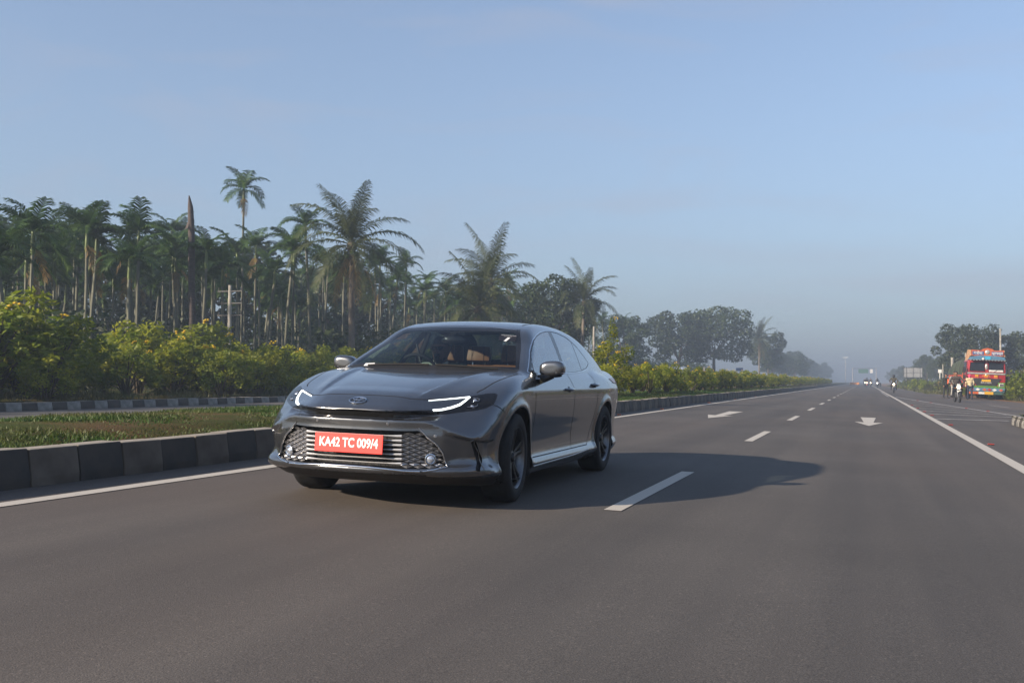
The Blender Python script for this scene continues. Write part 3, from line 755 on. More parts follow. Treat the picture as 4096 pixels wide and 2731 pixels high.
# ---- door handles, mirrors
for sd, sx in ((near, 1), (far, -1)):
    for j, (hy, hz) in enumerate(((1.40, .842), (2.37, .880))):
        d = doors[sd, j]
        S, n = on_skin([(sx*.9, hy, hz)], 0)
        mb = MB(); pts = [(S[0][0]+sx*o, hy+dy, hz+.004*dy) for dy, o in ((-.11, -.004), (-.085, .020), (-.03, .030), (.04, .030), (.085, .022), (.105, -.004))]
        mb.tube(pts, [.010, .013, .015, .015, .014, .010], 8).build('handle', PAINT, d, True)
        mb = MB(); R = Vector(n[0]).to_track_quat('Z', 'Y').to_matrix(); mb.ball((0, 0, 0), (.028, .028, .006), 12, 6); mb.v = [R @ v+Vector(S[0])+Vector((0, .03, 0)) for v in mb.v]
        mb.build('handle_recess', GLOSSB, d, True)
    def fm(x, y, z):
        cx, cy, cz = .952, .70, 1.018
        X, Y, Z = (x-cx)/.105, (y-cy)/(.062+.01*0), (z-cz)/.066
        Y = np.where(Y > .55, Y*1.0, Y)
        q = (np.abs(X)**3+np.abs(Z-.10*X)**2.6)**(1/2.8)
        a = smax((q-1)*.075, (np.abs(Y+.0)-1)*.062, .045)
        return smax(a, y-.752, .006)
    V, Q = surface_net(fm, (.80, .60, .92), (1.10, .80, 1.12), .010); V = project_to(fm, V); V[:, 0] *= sx
    mr = link('door_mirror', mesh_np('door_mirror', V, Q if sx > 0 else Q[:, ::-1], True), car, PAINT)
    mb = MB().ball((sx*.95, .700, .962), (.088, .050, .016), 16, 6); mb.build('mirror_underside', GLOSSB, mr, True)
    mb = MB(); mb.tube([(sx*.995, .640, .988), (sx*1.04, .665, .985), (sx*1.056, .70, .985)], [.004, .006, .004], 6).build('turn_signal', LAMPGL, mr, True)
    mb = MB(); mb.prism([(.53, .895), (.74, .915), (.75, .945), (.62, .955), (.52, .93)], .845*sx, .90*sx, 'x')
    mb.tube([(sx*.86, .63, .925), (sx*.91, .67, .945), (sx*.95, .70, .968)], [.040, .034, .034], 10).build('mirror_foot', GLOSSB, mr, True)
    mb = MB(); mb.lathe([(0, 0), (.06, 0), (.062, -.002)], n=18); mb.v = [Vector((v.x*1.4+sx*.952, .754, v.y*.85+1.018)) for v in mb.v]; mb.build('mirror_glass', CHROME, mr)
    # sail trim behind the A-pillar foot
    mb = MB(); S, n = on_skin([(sx*.82, .47, .985), (sx*.82, .60, .990), (sx*.78, .66, 1.06)], .002); mb.add(S, [(0, 1, 2)]).build('sail_trim', GLOSSB, car)
    # tail lamp at the rear corner
    Y = [(3.16, .935), (3.42, .965), (3.62, .955), (3.72, .90), (3.50, .88), (3.28, .88)]
    S, n = on_skin([(sx*.84, a, b) for a, b in Y], .006); c, _ = on_skin([(sx*.83, 3.45, .92)], .012)
    MB().add(list(S)+[c[0]], [(i, (i+1) % 6, 6) for i in range(6)]).build('tail_lamp', TAILR, car, True)
# roof aerial, wipers, stickers
mb = MB(); mb.prism([(2.95, 0), (3.16, 0), (3.15, .035), (3.12, .05), (3.05, .035)], -.012, .012, 'x'); mb.v = [v+Vector((0, -.32, 1.33)) for v in mb.v]; mb.build('roof_aerial', PAINT, car)
for x0, x1 in ((-.55, .02), (.08, .60)):
    P, n = on_skin([(x0+(x1-x0)*t, .315+.05*abs(x0+(x1-x0)*t), .985) for t in np.linspace(0, 1, 12)], .012)
    MB().tube([tuple(p) for p in P], .007, 6).build('wiper', GAPM, car, True)
def decal(c4, mat, name, off):
    """flat sticker following the glass: four corners"""
    c = [Vector(p) for p in c4]; Q = []
    for j in range(5):
        for i in range(7): Q.append(c[0].lerp(c[1], i/6).lerp(c[3].lerp(c[2], i/6), j/4))
    S, n = on_skin(Q, off)
    return link(name, mesh_np(name, S, [(j*7+i, j*7+i+1, j*7+7+i+1, j*7+7+i) for j in range(4) for i in range(6)]), car, mat)
st = decal([(.411, .905, 1.298), (.55, .953, 1.296), (.572, .846, 1.238), (.433, .804, 1.245)], BLACKP, 'windscreen_sticker', .002)
def glass_text(body, size, u0, v0, mat, shear=.2, bold=.001):
    me = text_mesh(body, size, 'sticker_print', bold, shear)
    P = np.array([v.co[:] for v in me.vertices]); x = .49+P[:, 0]+u0; s = v0+P[:, 1]
    Q = np.stack([x, .875+s*.87+.18*(x-.49), 1.268+s*.48], 1); S, n = on_skin(Q, .0035)
    for v, q in zip(me.vertices, S): v.co = q
    link('sticker_print', me, st, mat)
glass_text('1', .10, .0, -.034, WHITEP, .15, .006)
glass_text('TEST DRIVE FOR', .018, -.005, .050, PRINTG, .15, .0004)
glass_text('- CU CUA C -', .014, -.004, .030, PRINTG, .1, .0002)
decal([(-.606, .398, 1.019), (-.507, .378, 1.021), (-.502, .336, 1.000), (-.600, .346, .997)], WHITEP, 'permit_card', .002)
# ---- cabin
tub = MB(); tub.box((0, 1.75, .42), (1.50, 2.7, .06)); tub.box((.80, 1.7, .66), (.03, 2.7, .50)); tub.box((-.80, 1.7, .66), (.03, 2.7, .50)); tub.box((0, 3.0, .72), (1.5, .05, .6)); tub.box((0, .42, .66), (1.5, .05, .46))
tub.build('cabin_tub', CABIN, car)
mb = MB(); mb.prism([(.40, .90), (.62, .955), (.80, .965), (.92, .94), (.95, .80), (.90, .62), (.45, .62)], -.72, .72, 'x'); mb.box((-.36, .83, .965), (.34, .16, .05))
dash = mb.build('dashboard', CABIN, car, bevel=.015)
mb = MB(); mb.box((0, 3.18, 1.03), (1.20, .46, .03)).build('parcel_shelf', CABIN, car)
sw = empty('steering_wheel', (-.36, .955, .945), (rad(-64), 0, 0), car)
MB().tube([(.185*math.cos(2*math.pi*k/32), .185*math.sin(2*math.pi*k/32), 0) for k in range(32)], .015, 8, closed=True).build('wheel_rim', PLASTB, sw, True)
mb = MB(); mb.ball((0, 0, -.01), (.075, .055, .025), 14, 7); mb.tube([(-.17, .0, 0), (.17, .0, 0)], .013, 6); mb.tube([(0, 0, 0), (0, -.17, 0)], .012, 6); mb.tube([(0, 0, 0), (0, 0, -.25)], .03, 8); mb.build('wheel_hub', CABIN, sw, True)
def seat(x, y, rear=False, w=.50):
    s = empty('seat', (x, y, 0), (0, 0, 0), car)
    MB().box((0, -.02 if rear else -.06, .56), (w, .52, .16)).build('cushion', LEATHER, s, True, .05)
    R = Euler((rad(-20), 0, 0)).to_matrix()
    MB().box((0, .22, .80), (w, .13, .50), R, (.86, 1)).build('backrest', LEATHER, s, True, .05)
    hz = 1.135 if rear else 1.125; hy = .375 if rear else .35
    hr = MB().box((0, hy, hz+.02), (.265, .095, .165), Euler((rad(-10), 0, 0)).to_matrix(), (.92, .8)).build('headrest', LEATHER, s, True, .034)
    for px in (-.068, .068): MB().tube([(px, hy-.02, hz-.12), (px, hy, hz-.03)], .007, 6).build('headrest_post', CHROME, hr, True)
    for px in (-.065, .065): MB().tube([(px, hy-.054, hz-.05), (px, hy-.049, hz+.095)], .003, 4).build('headrest_seam', CABIN, hr)
seat(-.36, 1.34); seat(.36, 1.14); seat(-.36, 2.10, True, .56); seat(.36, 2.10, True, .56)
mb = MB(); mb.ball((0, .86, 1.245), (.115, .022, .036), 14, 7); mb.tube([(0, .86, 1.27), (0, .95, 1.31)], .012, 6); mb.box((0, 1.0, 1.305), (.14, .10, .03)); mb.build('rear_view_mirror', GLOSSB, car, True)
for sx in (1, -1):
    mb = MB(); mb.tube([(sx*.70, 1.60, .95), (sx*.585, 1.68, 1.34)], [.035, .025], 8).build('inner_pillar', HEADLIN, car, True)
    mb = MB(); mb.tube([(sx*.66, 1.56, 1.22), (sx*.56, 1.50, .95)], .012, 5).build('seat_belt', CABIN, car)
# ------------------------------------------------------------------ ground, carriageways, median, kerbs, markings
random.seed(7); RNG = np.random.default_rng(7)
KERB_X = -5.95                                   # face of the median kerb
def gz(x):
    """height of the made ground across the road (world x)"""
    return float(np.interp(x, [-400, -60, -24, -20.1, -20.0, -19.5, -10.5, -10.4, -10.2, -8.2, -6.2, -6.19, 9.5, 14, 60, 400],
                           [.6, .55, .40, .33, .12, .12, .20, .42, .46, .52, .43, .145, -9.5*SA/CA, -.22, -.1, .2]))
def fast_mesh(name, V, Fq, smooth=False):
    me = bpy.data.meshes.new(name); n = len(Fq); k = Fq.shape[1]
    me.vertices.add(len(V)); me.vertices.foreach_set('co', np.asarray(V, np.float32).ravel())
    me.loops.add(n*k); me.loops.foreach_set('vertex_index', np.asarray(Fq, np.int32).ravel())
    me.polygons.add(n); me.polygons.foreach_set('loop_start', np.arange(0, n*k, k, dtype=np.int32)); me.polygons.foreach_set('loop_total', np.full(n, k, np.int32))
    if smooth: me.polygons.foreach_set('use_smooth', np.ones(n, bool))
    me.update(calc_edges=True); me.validate(); return me
def strip(name, left, right, ys, zfn, mat, nx=2, lift=0.0, kind='structure', label=None):
    """a sheet between two edges given as functions of y"""
    V = []; Fc = []
    for y in ys:
        a, b = left(y), right(y)
        for i in range(nx):
            x = a+(b-a)*i/(nx-1); V.append((x, y, zfn(x)+lift))
    for j in range(len(ys)-1):
        for i in range(nx-1): Fc.append((j*nx+i, j*nx+i+1, (j+1)*nx+i+1, (j+1)*nx+i))
    o = link(name, mesh_np(name, V, Fc, True), None, mat); tag(o, label, None, None, kind); return o

def asphalt(name, col, dust=(.16, .115, .085), dust_at=None, dust_amt=0.0):
    m, nt, b = new_mat(name); L = nt.links
    tc = N(nt, 'ShaderNodeTexCoord')
    def noise(scale, detail=4, st=(1, 1, 1), rough=.55):
        mp = N(nt, 'ShaderNodeMapping'); mp.inputs['Scale'].default_value = st; L.new(tc.outputs['Object'], mp.inputs[0])
        n = N(nt, 'ShaderNodeTexNoise'); n.inputs['Scale'].default_value = scale; n.inputs['Detail'].default_value = detail; n.inputs['Roughness'].default_value = rough
        L.new(mp.outputs[0], n.inputs['Vector']); return n.outputs['Fac']
    def ramp(src, p0, p1, c0, c1):
        r = N(nt, 'ShaderNodeValToRGB'); r.color_ramp.elements[0].position = p0; r.color_ramp.elements[1].position = p1
        r.color_ramp.elements[0].color = (*c0, 1); r.color_ramp.elements[1].color = (*c1, 1); L.new(src, r.inputs[0]); return r.outputs[0]
    def mix(f, a, b_, mode='MIX'):
        x = N(nt, 'ShaderNodeMix', data_type='RGBA', blend_type=mode)
        if isinstance(f, float): x.inputs[0].default_value = f
        else: L.new(f, x.inputs[0])
        for s_, v in ((6, a), (7, b_)):
            if isinstance(v, tuple): x.inputs[s_].default_value = (*v, 1)
            else: L.new(v, x.inputs[s_])
        return x.outputs[2]
    base = ramp(noise(.35, 5), .3, .7, tuple(c*.82 for c in col), tuple(c*1.12 for c in col))
    fine = ramp(noise(140, 3), .32, .68, (.62, .62, .62), (1.35, 1.33, 1.3))
    c = mix(1.0, base, fine, 'MULTIPLY')
    speck = ramp(noise(60, 2), .62, .70, (1, 1, 1), (1.55, 1.5, 1.45))
    c = mix(1.0, c, speck, 'MULTIPLY')
    wear = ramp(noise(1.1, 5, (1, .035, 1)), .34, .68, (.76, .765, .78), (1.17, 1.16, 1.13))          # tyre tracks along the lanes
    c = mix(1.0, c, wear, 'MULTIPLY')
    brown = noise(.16, 4, (1, .35, 1))
    c = mix(ramp(brown, .45, .75, (0, 0, 0), (.35, .35, .35)), c, dust)
    if dust_at is not None:                                                                       # dust blown along the right-hand edge
        sx = N(nt, 'ShaderNodeSeparateXYZ'); L.new(tc.outputs['Object'], sx.inputs[0])
        mr = N(nt, 'ShaderNodeMapRange'); mr.inputs['From Min'].default_value = dust_at[0]; mr.inputs['From Max'].default_value = dust_at[1]; L.new(sx.outputs['X'], mr.inputs[0])
        k = N(nt, 'ShaderNodeMath', operation='MULTIPLY'); L.new(mr.outputs[0], k.inputs[0]); L.new(ramp(noise(.6, 5, (1, .25, 1)), .42, .66, (.0, .0, .0), (1, 1, 1)), k.inputs[1])
        k2 = N(nt, 'ShaderNodeMath', operation='MULTIPLY'); L.new(k.outputs[0], k2.inputs[0]); k2.inputs[1].default_value = dust_amt
        c = mix(k2.outputs[0], c, dust)
    crack = N(nt, 'ShaderNodeTexVoronoi', feature='DISTANCE_TO_EDGE'); crack.inputs['Scale'].default_value = .22
    mp = N(nt, 'ShaderNodeMapping'); mp.inputs['Scale'].default_value = (1, .45, 1)
    wn = N(nt, 'ShaderNodeTexNoise'); wn.inputs['Scale'].default_value = 1.6; L.new(tc.outputs['Object'], wn.inputs['Vector'])
    va = N(nt, 'ShaderNodeVectorMath', operation='ADD'); L.new(tc.outputs['Object'], mp.inputs[0]); L.new(mp.outputs[0], va.inputs[0]); L.new(wn.outputs['Color'], va.inputs[1]); L.new(va.outputs[0], crack.inputs['Vector'])
    ck = ramp(crack.outputs['Distance'], .0, .0022, (.93, .93, .93), (1, 1, 1)); c = mix(1.0, c, ck, 'MULTIPLY')
    L.new(c, b.inputs['Base Color']); b.inputs['Roughness'].default_value = .82; b.inputs['Specular IOR Level'].default_value = .35
    bp = N(nt, 'ShaderNodeBump'); bp.inputs['Strength'].default_value = .35; bp.inputs['Distance'].default_value = .006
    L.new(noise(160, 2), bp.inputs['Height']); L.new(bp.outputs[0], b.inputs['Normal'])
    MATS[name] = m; return m
ASPH = asphalt('asphalt_main', (.082, .075, .070), dust_at=(2.0, 9.0), dust_amt=.75)
ASPH2 = asphalt('asphalt_far_side', (.09, .086, .083))
def soil_mat(name, a, b_, c_, scale=.8):
    m, nt, b = new_mat(name); L = nt.links; tc = N(nt, 'ShaderNodeTexCoord')
    n1 = N(nt, 'ShaderNodeTexNoise'); n1.inputs['Scale'].default_value = scale; n1.inputs['Detail'].default_value = 6; L.new(tc.outputs['Object'], n1.inputs['Vector'])
    r = N(nt, 'ShaderNodeValToRGB'); e = r.color_ramp.elements; e[0].position = .3; e[0].color = (*a, 1); e[1].position = .7; e[1].color = (*c_, 1)
    k = e.new(.5); k.color = (*b_, 1); L.new(n1.outputs['Fac'], r.inputs[0])
    n2 = N(nt, 'ShaderNodeTexNoise'); n2.inputs['Scale'].default_value = 45; n2.inputs['Detail'].default_value = 4; L.new(tc.outputs['Object'], n2.inputs['Vector'])
    mx = N(nt, 'ShaderNodeMix', data_type='RGBA', blend_type='MULTIPLY'); mx.inputs[0].default_value = .8; L.new(r.outputs[0], mx.inputs[6]); L.new(n2.outputs['Color'], mx.inputs[7])
    hs = N(nt, 'ShaderNodeHueSaturation'); hs.inputs['Value'].default_value = 1.7; hs.inputs['Saturation'].default_value = 1.15; L.new(mx.outputs[2], hs.inputs['Color']); L.new(hs.outputs[0], b.inputs['Base Color'])
    b.inputs['Roughness'].default_value = .95; b.inputs['Specular IOR Level'].default_value = .15
    bp = N(nt, 'ShaderNodeBump'); bp.inputs['Strength'].default_value = .8; bp.inputs['Distance'].default_value = .03; L.new(n2.outputs['Fac'], bp.inputs['Height']); L.new(bp.outputs[0], b.inputs['Normal'])
    MATS[name] = m; return m
SOIL_G = soil_mat('verge_soil_green', (.028, .050, .010), (.060, .060, .018), (.105, .068, .034))
SOIL_R = soil_mat('red_dirt', (.17, .085, .045), (.22, .125, .07), (.13, .10, .055), .35)
FIELD = soil_mat('field', (.03, .04, .012), (.05, .05, .02), (.08, .065, .03), .2)

YS = list(np.concatenate([np.arange(-60, 120, 6), np.arange(120, 500, 40), np.arange(500, 1501, 100)]))
g = link('ground', mesh_np('ground', [(-1100, -200, -.75), (1100, -200, -.75), (1100, 1500, -.75), (-1100, 1500, -.75)], [(0, 1, 2, 3)]), None, FIELD); tag(g, kind='structure')
edge_r = lambda y: float(np.interp(y, [-60, 0, 40, 66, 69, 87, 103, 127, 176, 311, 600, 1500], [13, 11.5, 9.8, 8.95, 8.8, 7.9, 6.9, 6.06, 5.3, 4.7, 4.4, 4.4]))
zr = lambda x: -x*SA/CA
strip('carriageway', lambda y: KERB_X, edge_r, YS, zr, ASPH, 3)
strip('verge_right', lambda y: edge_r(y)-.4, lambda y: 60, YS, lambda x: max(gz(x), zr(x) if x < 9.4 else -9) + (.0), SOIL_R, 14, -.012)
strip('median_ground', lambda y: -10.25, lambda y: KERB_X-.2, YS, gz, SOIL_G, 6)
strip('carriageway_opposite', lambda y: -19.55, lambda y: -10.42, YS, gz, ASPH2, 3)
strip('verge_left', lambda y: -1000 if y > 200 else -400, lambda y: -19.9, YS, gz, SOIL_G, 30)

# painted lines, each a sheet a few millimetres above the asphalt
def paint(name, col, wear):
    m, nt, b = new_mat(name); L = nt.links; tc = N(nt, 'ShaderNodeTexCoord')
    n = N(nt, 'ShaderNodeTexNoise'); n.inputs['Scale'].default_value = 9; n.inputs['Detail'].default_value = 8; n.inputs['Roughness'].default_value = .7; L.new(tc.outputs['Object'], n.inputs['Vector'])
    r = N(nt, 'ShaderNodeValToRGB'); r.color_ramp.elements[0].position = wear; r.color_ramp.elements[1].position = wear+.13
    r.color_ramp.elements[0].color = (.17, .16, .155, 1); r.color_ramp.elements[1].color = (*col, 1); L.new(n.outputs['Fac'], r.inputs[0]); L.new(r.outputs[0], b.inputs['Base Color'])
    b.inputs['Roughness'].default_value = .7; MATS[name] = m; return m
LINE = paint('line_paint', (.46, .425, .37), .27); LINE_OLD = paint('line_paint_worn', (.36, .335, .31), .40)
def mark(name, pts, mat, lift=.005, label=None):
    """flat marking: outline points on the carriageway"""
    o = link(name, mesh_np(name, [road(x, y, lift) for x, y in pts], [tuple(range(len(pts)))]), None, mat); tag(o, label, None, None, 'structure'); return o
def seg_line(name, x, y0, y1, w, mat, n=1):
    V = []; ys = np.linspace(y0, y1, n+1)
    for y in ys: V += [road(x-w/2, y, .005), road(x+w/2, y, .005)]
    o = link(name, mesh_np(name, V, [(2*i, 2*i+1, 2*i+3, 2*i+2) for i in range(n)]), None, mat); tag(o, kind='structure'); return o
seg_line('edge_line_median', -5.38, -20, 700, .15, LINE, 60)
seg_line('edge_line_shoulder', 1.80, -20, 700, .17, LINE, 60)
seg_line('edge_line_old', 1.55, 74, 110, .12, LINE_OLD, 4)
for k in range(40):
    y0 = -1.85+8.98*k; seg_line('lane_dash', -1.71, y0, y0+3.3, .13, LINE)
def arrow(x, y0):
    pts = [(x, y0), (x+.33, y0+2.2), (x+.11, y0+2.0), (x+.20, y0+5.6), (x-.20, y0+5.6), (x-.11, y0+2.0), (x-.33, y0+2.2)]
    o = link('lane_arrow', mesh_np('lane_arrow', [road(a, b, .005) for a, b in pts], [(0, 1, 2), (0, 2, 5), (0, 5, 6), (2, 3, 4, 5)]), None, LINE); tag(o, kind='structure')
arrow(-3.55, 24.4); arrow(.10, 23.9)
mark('hatch_border', [(1.98, 73.5), (2.75, 62.0), (3.50, 51.5), (4.30, 42.2), (4.72, 37.2), (4.90, 37.5), (4.46, 42.6), (3.66, 51.8), (2.92, 62.2), (2.06, 75)], LINE_OLD, .005)
for (xa, ya), (xb, yb) in (((1.9, 65.2), (2.40, 64)), ((1.9, 60.9), (2.70, 59.4)), ((1.90, 57.6), (2.98, 55.2)), ((1.91, 53.4), (3.40, 50.3)), ((1.91, 48.8), (3.84, 45.4)), ((1.92, 43.3), (4.22, 40.4)), ((1.92, 39.3), (4.54, 37.6)), ((1.92, 35.4), (4.40, 35.2)), ((1.90, 30.7), (3.85, 31.4))):
    mark('hatch_bar', [(xa, ya-.22), (xb, yb-.22), (xb, yb+.22), (xa, ya+.22)], LINE_OLD, .009)
mark('lane_dash', [(5.76, 54.9), (6.20, 51.0), (6.36, 51.0), (5.92, 54.9)], LINE_OLD)
# kerbs: every stone its own piece, painted black and off-white in turn
KWH = pmat('kerb_white', (.125, .104, .083), .85, var=.6, scale=3.2, bump=.3, bscale=30, var2=(.07, .056, .043)); KBL = pmat('kerb_black', (.026, .026, .026), .8, var=.6, scale=3.2, bump=.3, bscale=30, var2=(.075, .062, .050))
KWH2 = pmat('kerb_white_clean', (.24, .23, .21), .85, var=.45, scale=5, bump=.3, bscale=30)
KTOP = pmat('kerb_top_sunlit', (.30, .265, .215), .9, var=.35, scale=5, bump=.3, bscale=30)
def stone_mesh(name, L, w, h, slope, mat):
    mb = MB(); mb.prism([(0, -.1), (0, h*.25), (-slope, h), (-w, h), (-w, -.1)], -L/2+.006, L/2-.006, 'y')
    me = mb.mesh(name, False, .012); me.materials.append(mat); me.materials.append(KTOP)      # paint on the face only; dusty concrete top, its sunlit paleness put into the colour
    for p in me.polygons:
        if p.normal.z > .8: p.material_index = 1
    return me
def kerb(name, label, x, y0, y1, L, w, h, slope, mats, zb, flip=False):
    k = empty(name, (0, 0, 0)); tag(k, label, None, None, 'structure')
    ms = [stone_mesh('kerb_stone', L, w, h, slope, m) for m in mats]
    n = int((y1-y0)/L)
    for i in range(n):
        o = bpy.data.objects.new('kerb_stone', ms[i % 2]); COL.objects.link(o); o.parent = k
        o.location = (x+random.uniform(-.012, .012), y0+L*(i+.5), zb+random.uniform(-.012, .012)); o.rotation_euler = (random.uniform(-.014, .014), random.uniform(-.02, .02), random.uniform(-.012, .012)+(math.pi if flip else 0))
    return k
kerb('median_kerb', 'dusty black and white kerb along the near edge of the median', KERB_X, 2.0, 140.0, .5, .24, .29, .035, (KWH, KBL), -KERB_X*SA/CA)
ms = MB().prism([(0, -.1), (0, .07), (-.035, .29), (-.24, .29), (-.24, -.1)], -0, 900, 'y'); kf = ms.build('median_kerb_far', KBL); kf.location = (KERB_X, 140.2, -KERB_X*SA/CA); tag(kf, kind='structure')
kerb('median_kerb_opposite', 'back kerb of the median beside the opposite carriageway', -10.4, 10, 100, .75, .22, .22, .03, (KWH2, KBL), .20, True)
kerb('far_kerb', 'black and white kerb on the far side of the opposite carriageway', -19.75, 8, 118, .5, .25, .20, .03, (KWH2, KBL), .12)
# small traffic island on the right with its own striped kerb
def island():
    path = [(3.56, 18), (3.56, 26.4), (3.57, 28.6), (3.68, 29.5), (3.95, 30.05), (4.35, 30.2), (4.75, 29.9), (5.05, 29.2), (5.5, 27.2), (6.4, 23.5)]
    k = empty('traffic_island', (0, 0, 0)); tag(k, 'raised grass island with striped kerb at the right edge of the road', 'traffic island')
    P = [Vector(p) for p in path]; Q = [P[0]]
    for a, b in zip(P[:-1], P[1:]):
        m = max(1, round((b-a).length/.48)); Q += [a.lerp(b, j/m) for j in range(1, m+1)]
    for i in range(len(Q)-1):
        a, b = Q[i], Q[i+1]; d = (b-a).normalized(); n = Vector((d.y, -d.x)); mb = MB(); V = []
        for p in (a+d*.006, b-d*.006):
            for o, z in ((0, -.05), (0, .10), (.05, .24), (.20, .24), (.20, -.05)):
                q = p+n*o; V.append(road(q.x, q.y, z))
        mb.add(V, [(0, 1, 2, 3, 4), (9, 8, 7, 6, 5)]+[(j, j+5, (j+1) % 5+5, (j+1) % 5) for j in range(5)])
        mb.build('kerb_stone', (KWH2 if i % 2 else KBL), k, bevel=.012)
    top = [q for q in Q]; c = [road(p.x, p.y, .20) for p in top]
    link('island_soil', mesh_np('island_soil', c, [tuple(range(len(c)-1, -1, -1))]), k, SOIL_G)
    return k
ISL = island()
# reflective road studs beside the lines
STR = pmat('red_stud', (.30, .04, .035), .35, var=.2, scale=60); STO = pmat('amber_stud', (.70, .16, .02), .35, var=.2, scale=60); STB = pmat('stud_base', (.35, .33, .30), .5, var=.2, scale=60)
def stud(x, y, mat, label, grp):
    s = empty('road_stud', road(x, y, .004), (0, CAMBER, 0)); tag(s, label, 'road stud', grp)
    MB().box((0, 0, .007), (.10, .09, .014), None, (.8, .7)).build('stud_body', STB, s, bevel=.003)
    MB().box((0, -.046, .011), (.10, .022, .014), Euler((rad(-35), 0, 0)).to_matrix()).build('reflector', mat, s)
for i, (x, y) in enumerate([(1.97, 26.44), (1.99, 18.44), (1.98, 33.8), (1.97, 37.8), (1.98, 42.7), (1.99, 48.2)]): stud(x, y, STR, 'red road stud beside the right edge line', 'red studs along the shoulder line')
for x, y in [(2.85, 61.7), (3.25, 56.5), (4.02, 46.0), (4.42, 42.0)]: stud(x, y, STR, 'red road stud on the outer border of the hatched area', 'red studs along the hatched border')
for x, y in [(-5.60, 23.85), (-5.60, 29.26), (-5.60, 38.6), (-5.60, 46.8), (-5.60, 56)]: stud(x, y, STO, 'amber road stud between edge line and median kerb', 'amber studs along the median')
# ------------------------------------------------------------------ plants
def leaf_mat(name, col, col2, trans=.3, rough=.55, objvar=.2, scale=2.5):
    m, nt, b = new_mat(name); L = nt.links; out = nt.nodes['Material Output']
    tc = N(nt, 'ShaderNodeTexCoord'); n = N(nt, 'ShaderNodeTexNoise'); n.inputs['Scale'].default_value = scale; n.inputs['Detail'].default_value = 3; L.new(tc.outputs['Object'], n.inputs['Vector'])
    r = N(nt, 'ShaderNodeValToRGB'); r.color_ramp.elements[0].position = .32; r.color_ramp.elements[1].position = .68; r.color_ramp.elements[0].color = (*col, 1); r.color_ramp.elements[1].color = (*col2, 1)
    L.new(n.outputs['Fac'], r.inputs[0])
    oi = N(nt, 'ShaderNodeObjectInfo'); mr = N(nt, 'ShaderNodeMapRange'); mr.inputs['To Min'].default_value = 1-objvar; mr.inputs['To Max'].default_value = 1+objvar; L.new(oi.outputs['Random'], mr.inputs[0])
    hs = N(nt, 'ShaderNodeHueSaturation'); L.new(mr.outputs[0], hs.inputs['Value']); L.new(r.outputs[0], hs.inputs['Color'])
    L.new(hs.outputs[0], b.inputs['Base Color']); b.inputs['Roughness'].default_value = rough; b.inputs['Specular IOR Level'].default_value = .35
    t = N(nt, 'ShaderNodeBsdfTranslucent'); L.new(hs.outputs[0], t.inputs[0]); mx = N(nt, 'ShaderNodeMixShader'); mx.inputs[0].default_value = trans
    L.new(b.outputs[0], mx.inputs[1]); L.new(t.outputs[0], mx.inputs[2]); L.new(mx.outputs[0], out.inputs[0]); MATS[name] = m; return m
M_ARECA = leaf_mat('areca_leaf', (.018, .055, .010), (.068, .118, .022)); M_COCO = leaf_mat('coconut_leaf', (.030, .050, .014), (.085, .095, .030)); M_DRY = leaf_mat('dry_frond', (.16, .10, .035), (.24, .17, .06))
M_BROAD = leaf_mat('broad_leaf', (.022, .042, .014), (.055, .080, .025)); M_SHRUB = leaf_mat('shrub_leaf', (.078, .140, .008), (.33, .32, .020), .5); M_SHRUB2 = leaf_mat('shrub_leaf_dark', (.068, .128, .010), (.25, .27, .020), .46)
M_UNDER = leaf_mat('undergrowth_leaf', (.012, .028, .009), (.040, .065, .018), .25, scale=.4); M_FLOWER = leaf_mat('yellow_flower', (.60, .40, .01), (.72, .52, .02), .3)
M_WEED = leaf_mat('weed_leaf', (.035, .055, .014), (.11, .10, .035), .3, scale=.5); M_GRASS = leaf_mat('grass_blade', (.026, .085, .008), (.085, .085, .022), .3, scale=.6); M_EUC = leaf_mat('roadside_tree_leaf', (.030, .050, .020), (.070, .090, .040))
BARK_A = pmat('areca_trunk', (.115, .115, .088), .8, var=.35, scale=2.2, stretch=(1, 1, 6), bump=.3, bscale=6, var2=(.08, .085, .055), objvar=.25)
BARK_C = pmat('coconut_trunk', (.15, .125, .10), .85, var=.4, scale=3, stretch=(1, 1, 5), bump=.5, bscale=8, objvar=.15); BARK = pmat('tree_bark', (.10, .08, .06), .9, var=.4, scale=5, bump=.5, bscale=20)
BARK_D = pmat('dead_palm_trunk', (.07, .055, .05), .9, var=.4, scale=3, stretch=(1, 1, 5), bump=.5, bscale=9)
SHAFT = pmat('crownshaft_green', (.10, .14, .035), .5, var=.25, scale=4, objvar=.2); STEM = pmat('shrub_stem', (.07, .055, .035), .9, var=.3, scale=20)

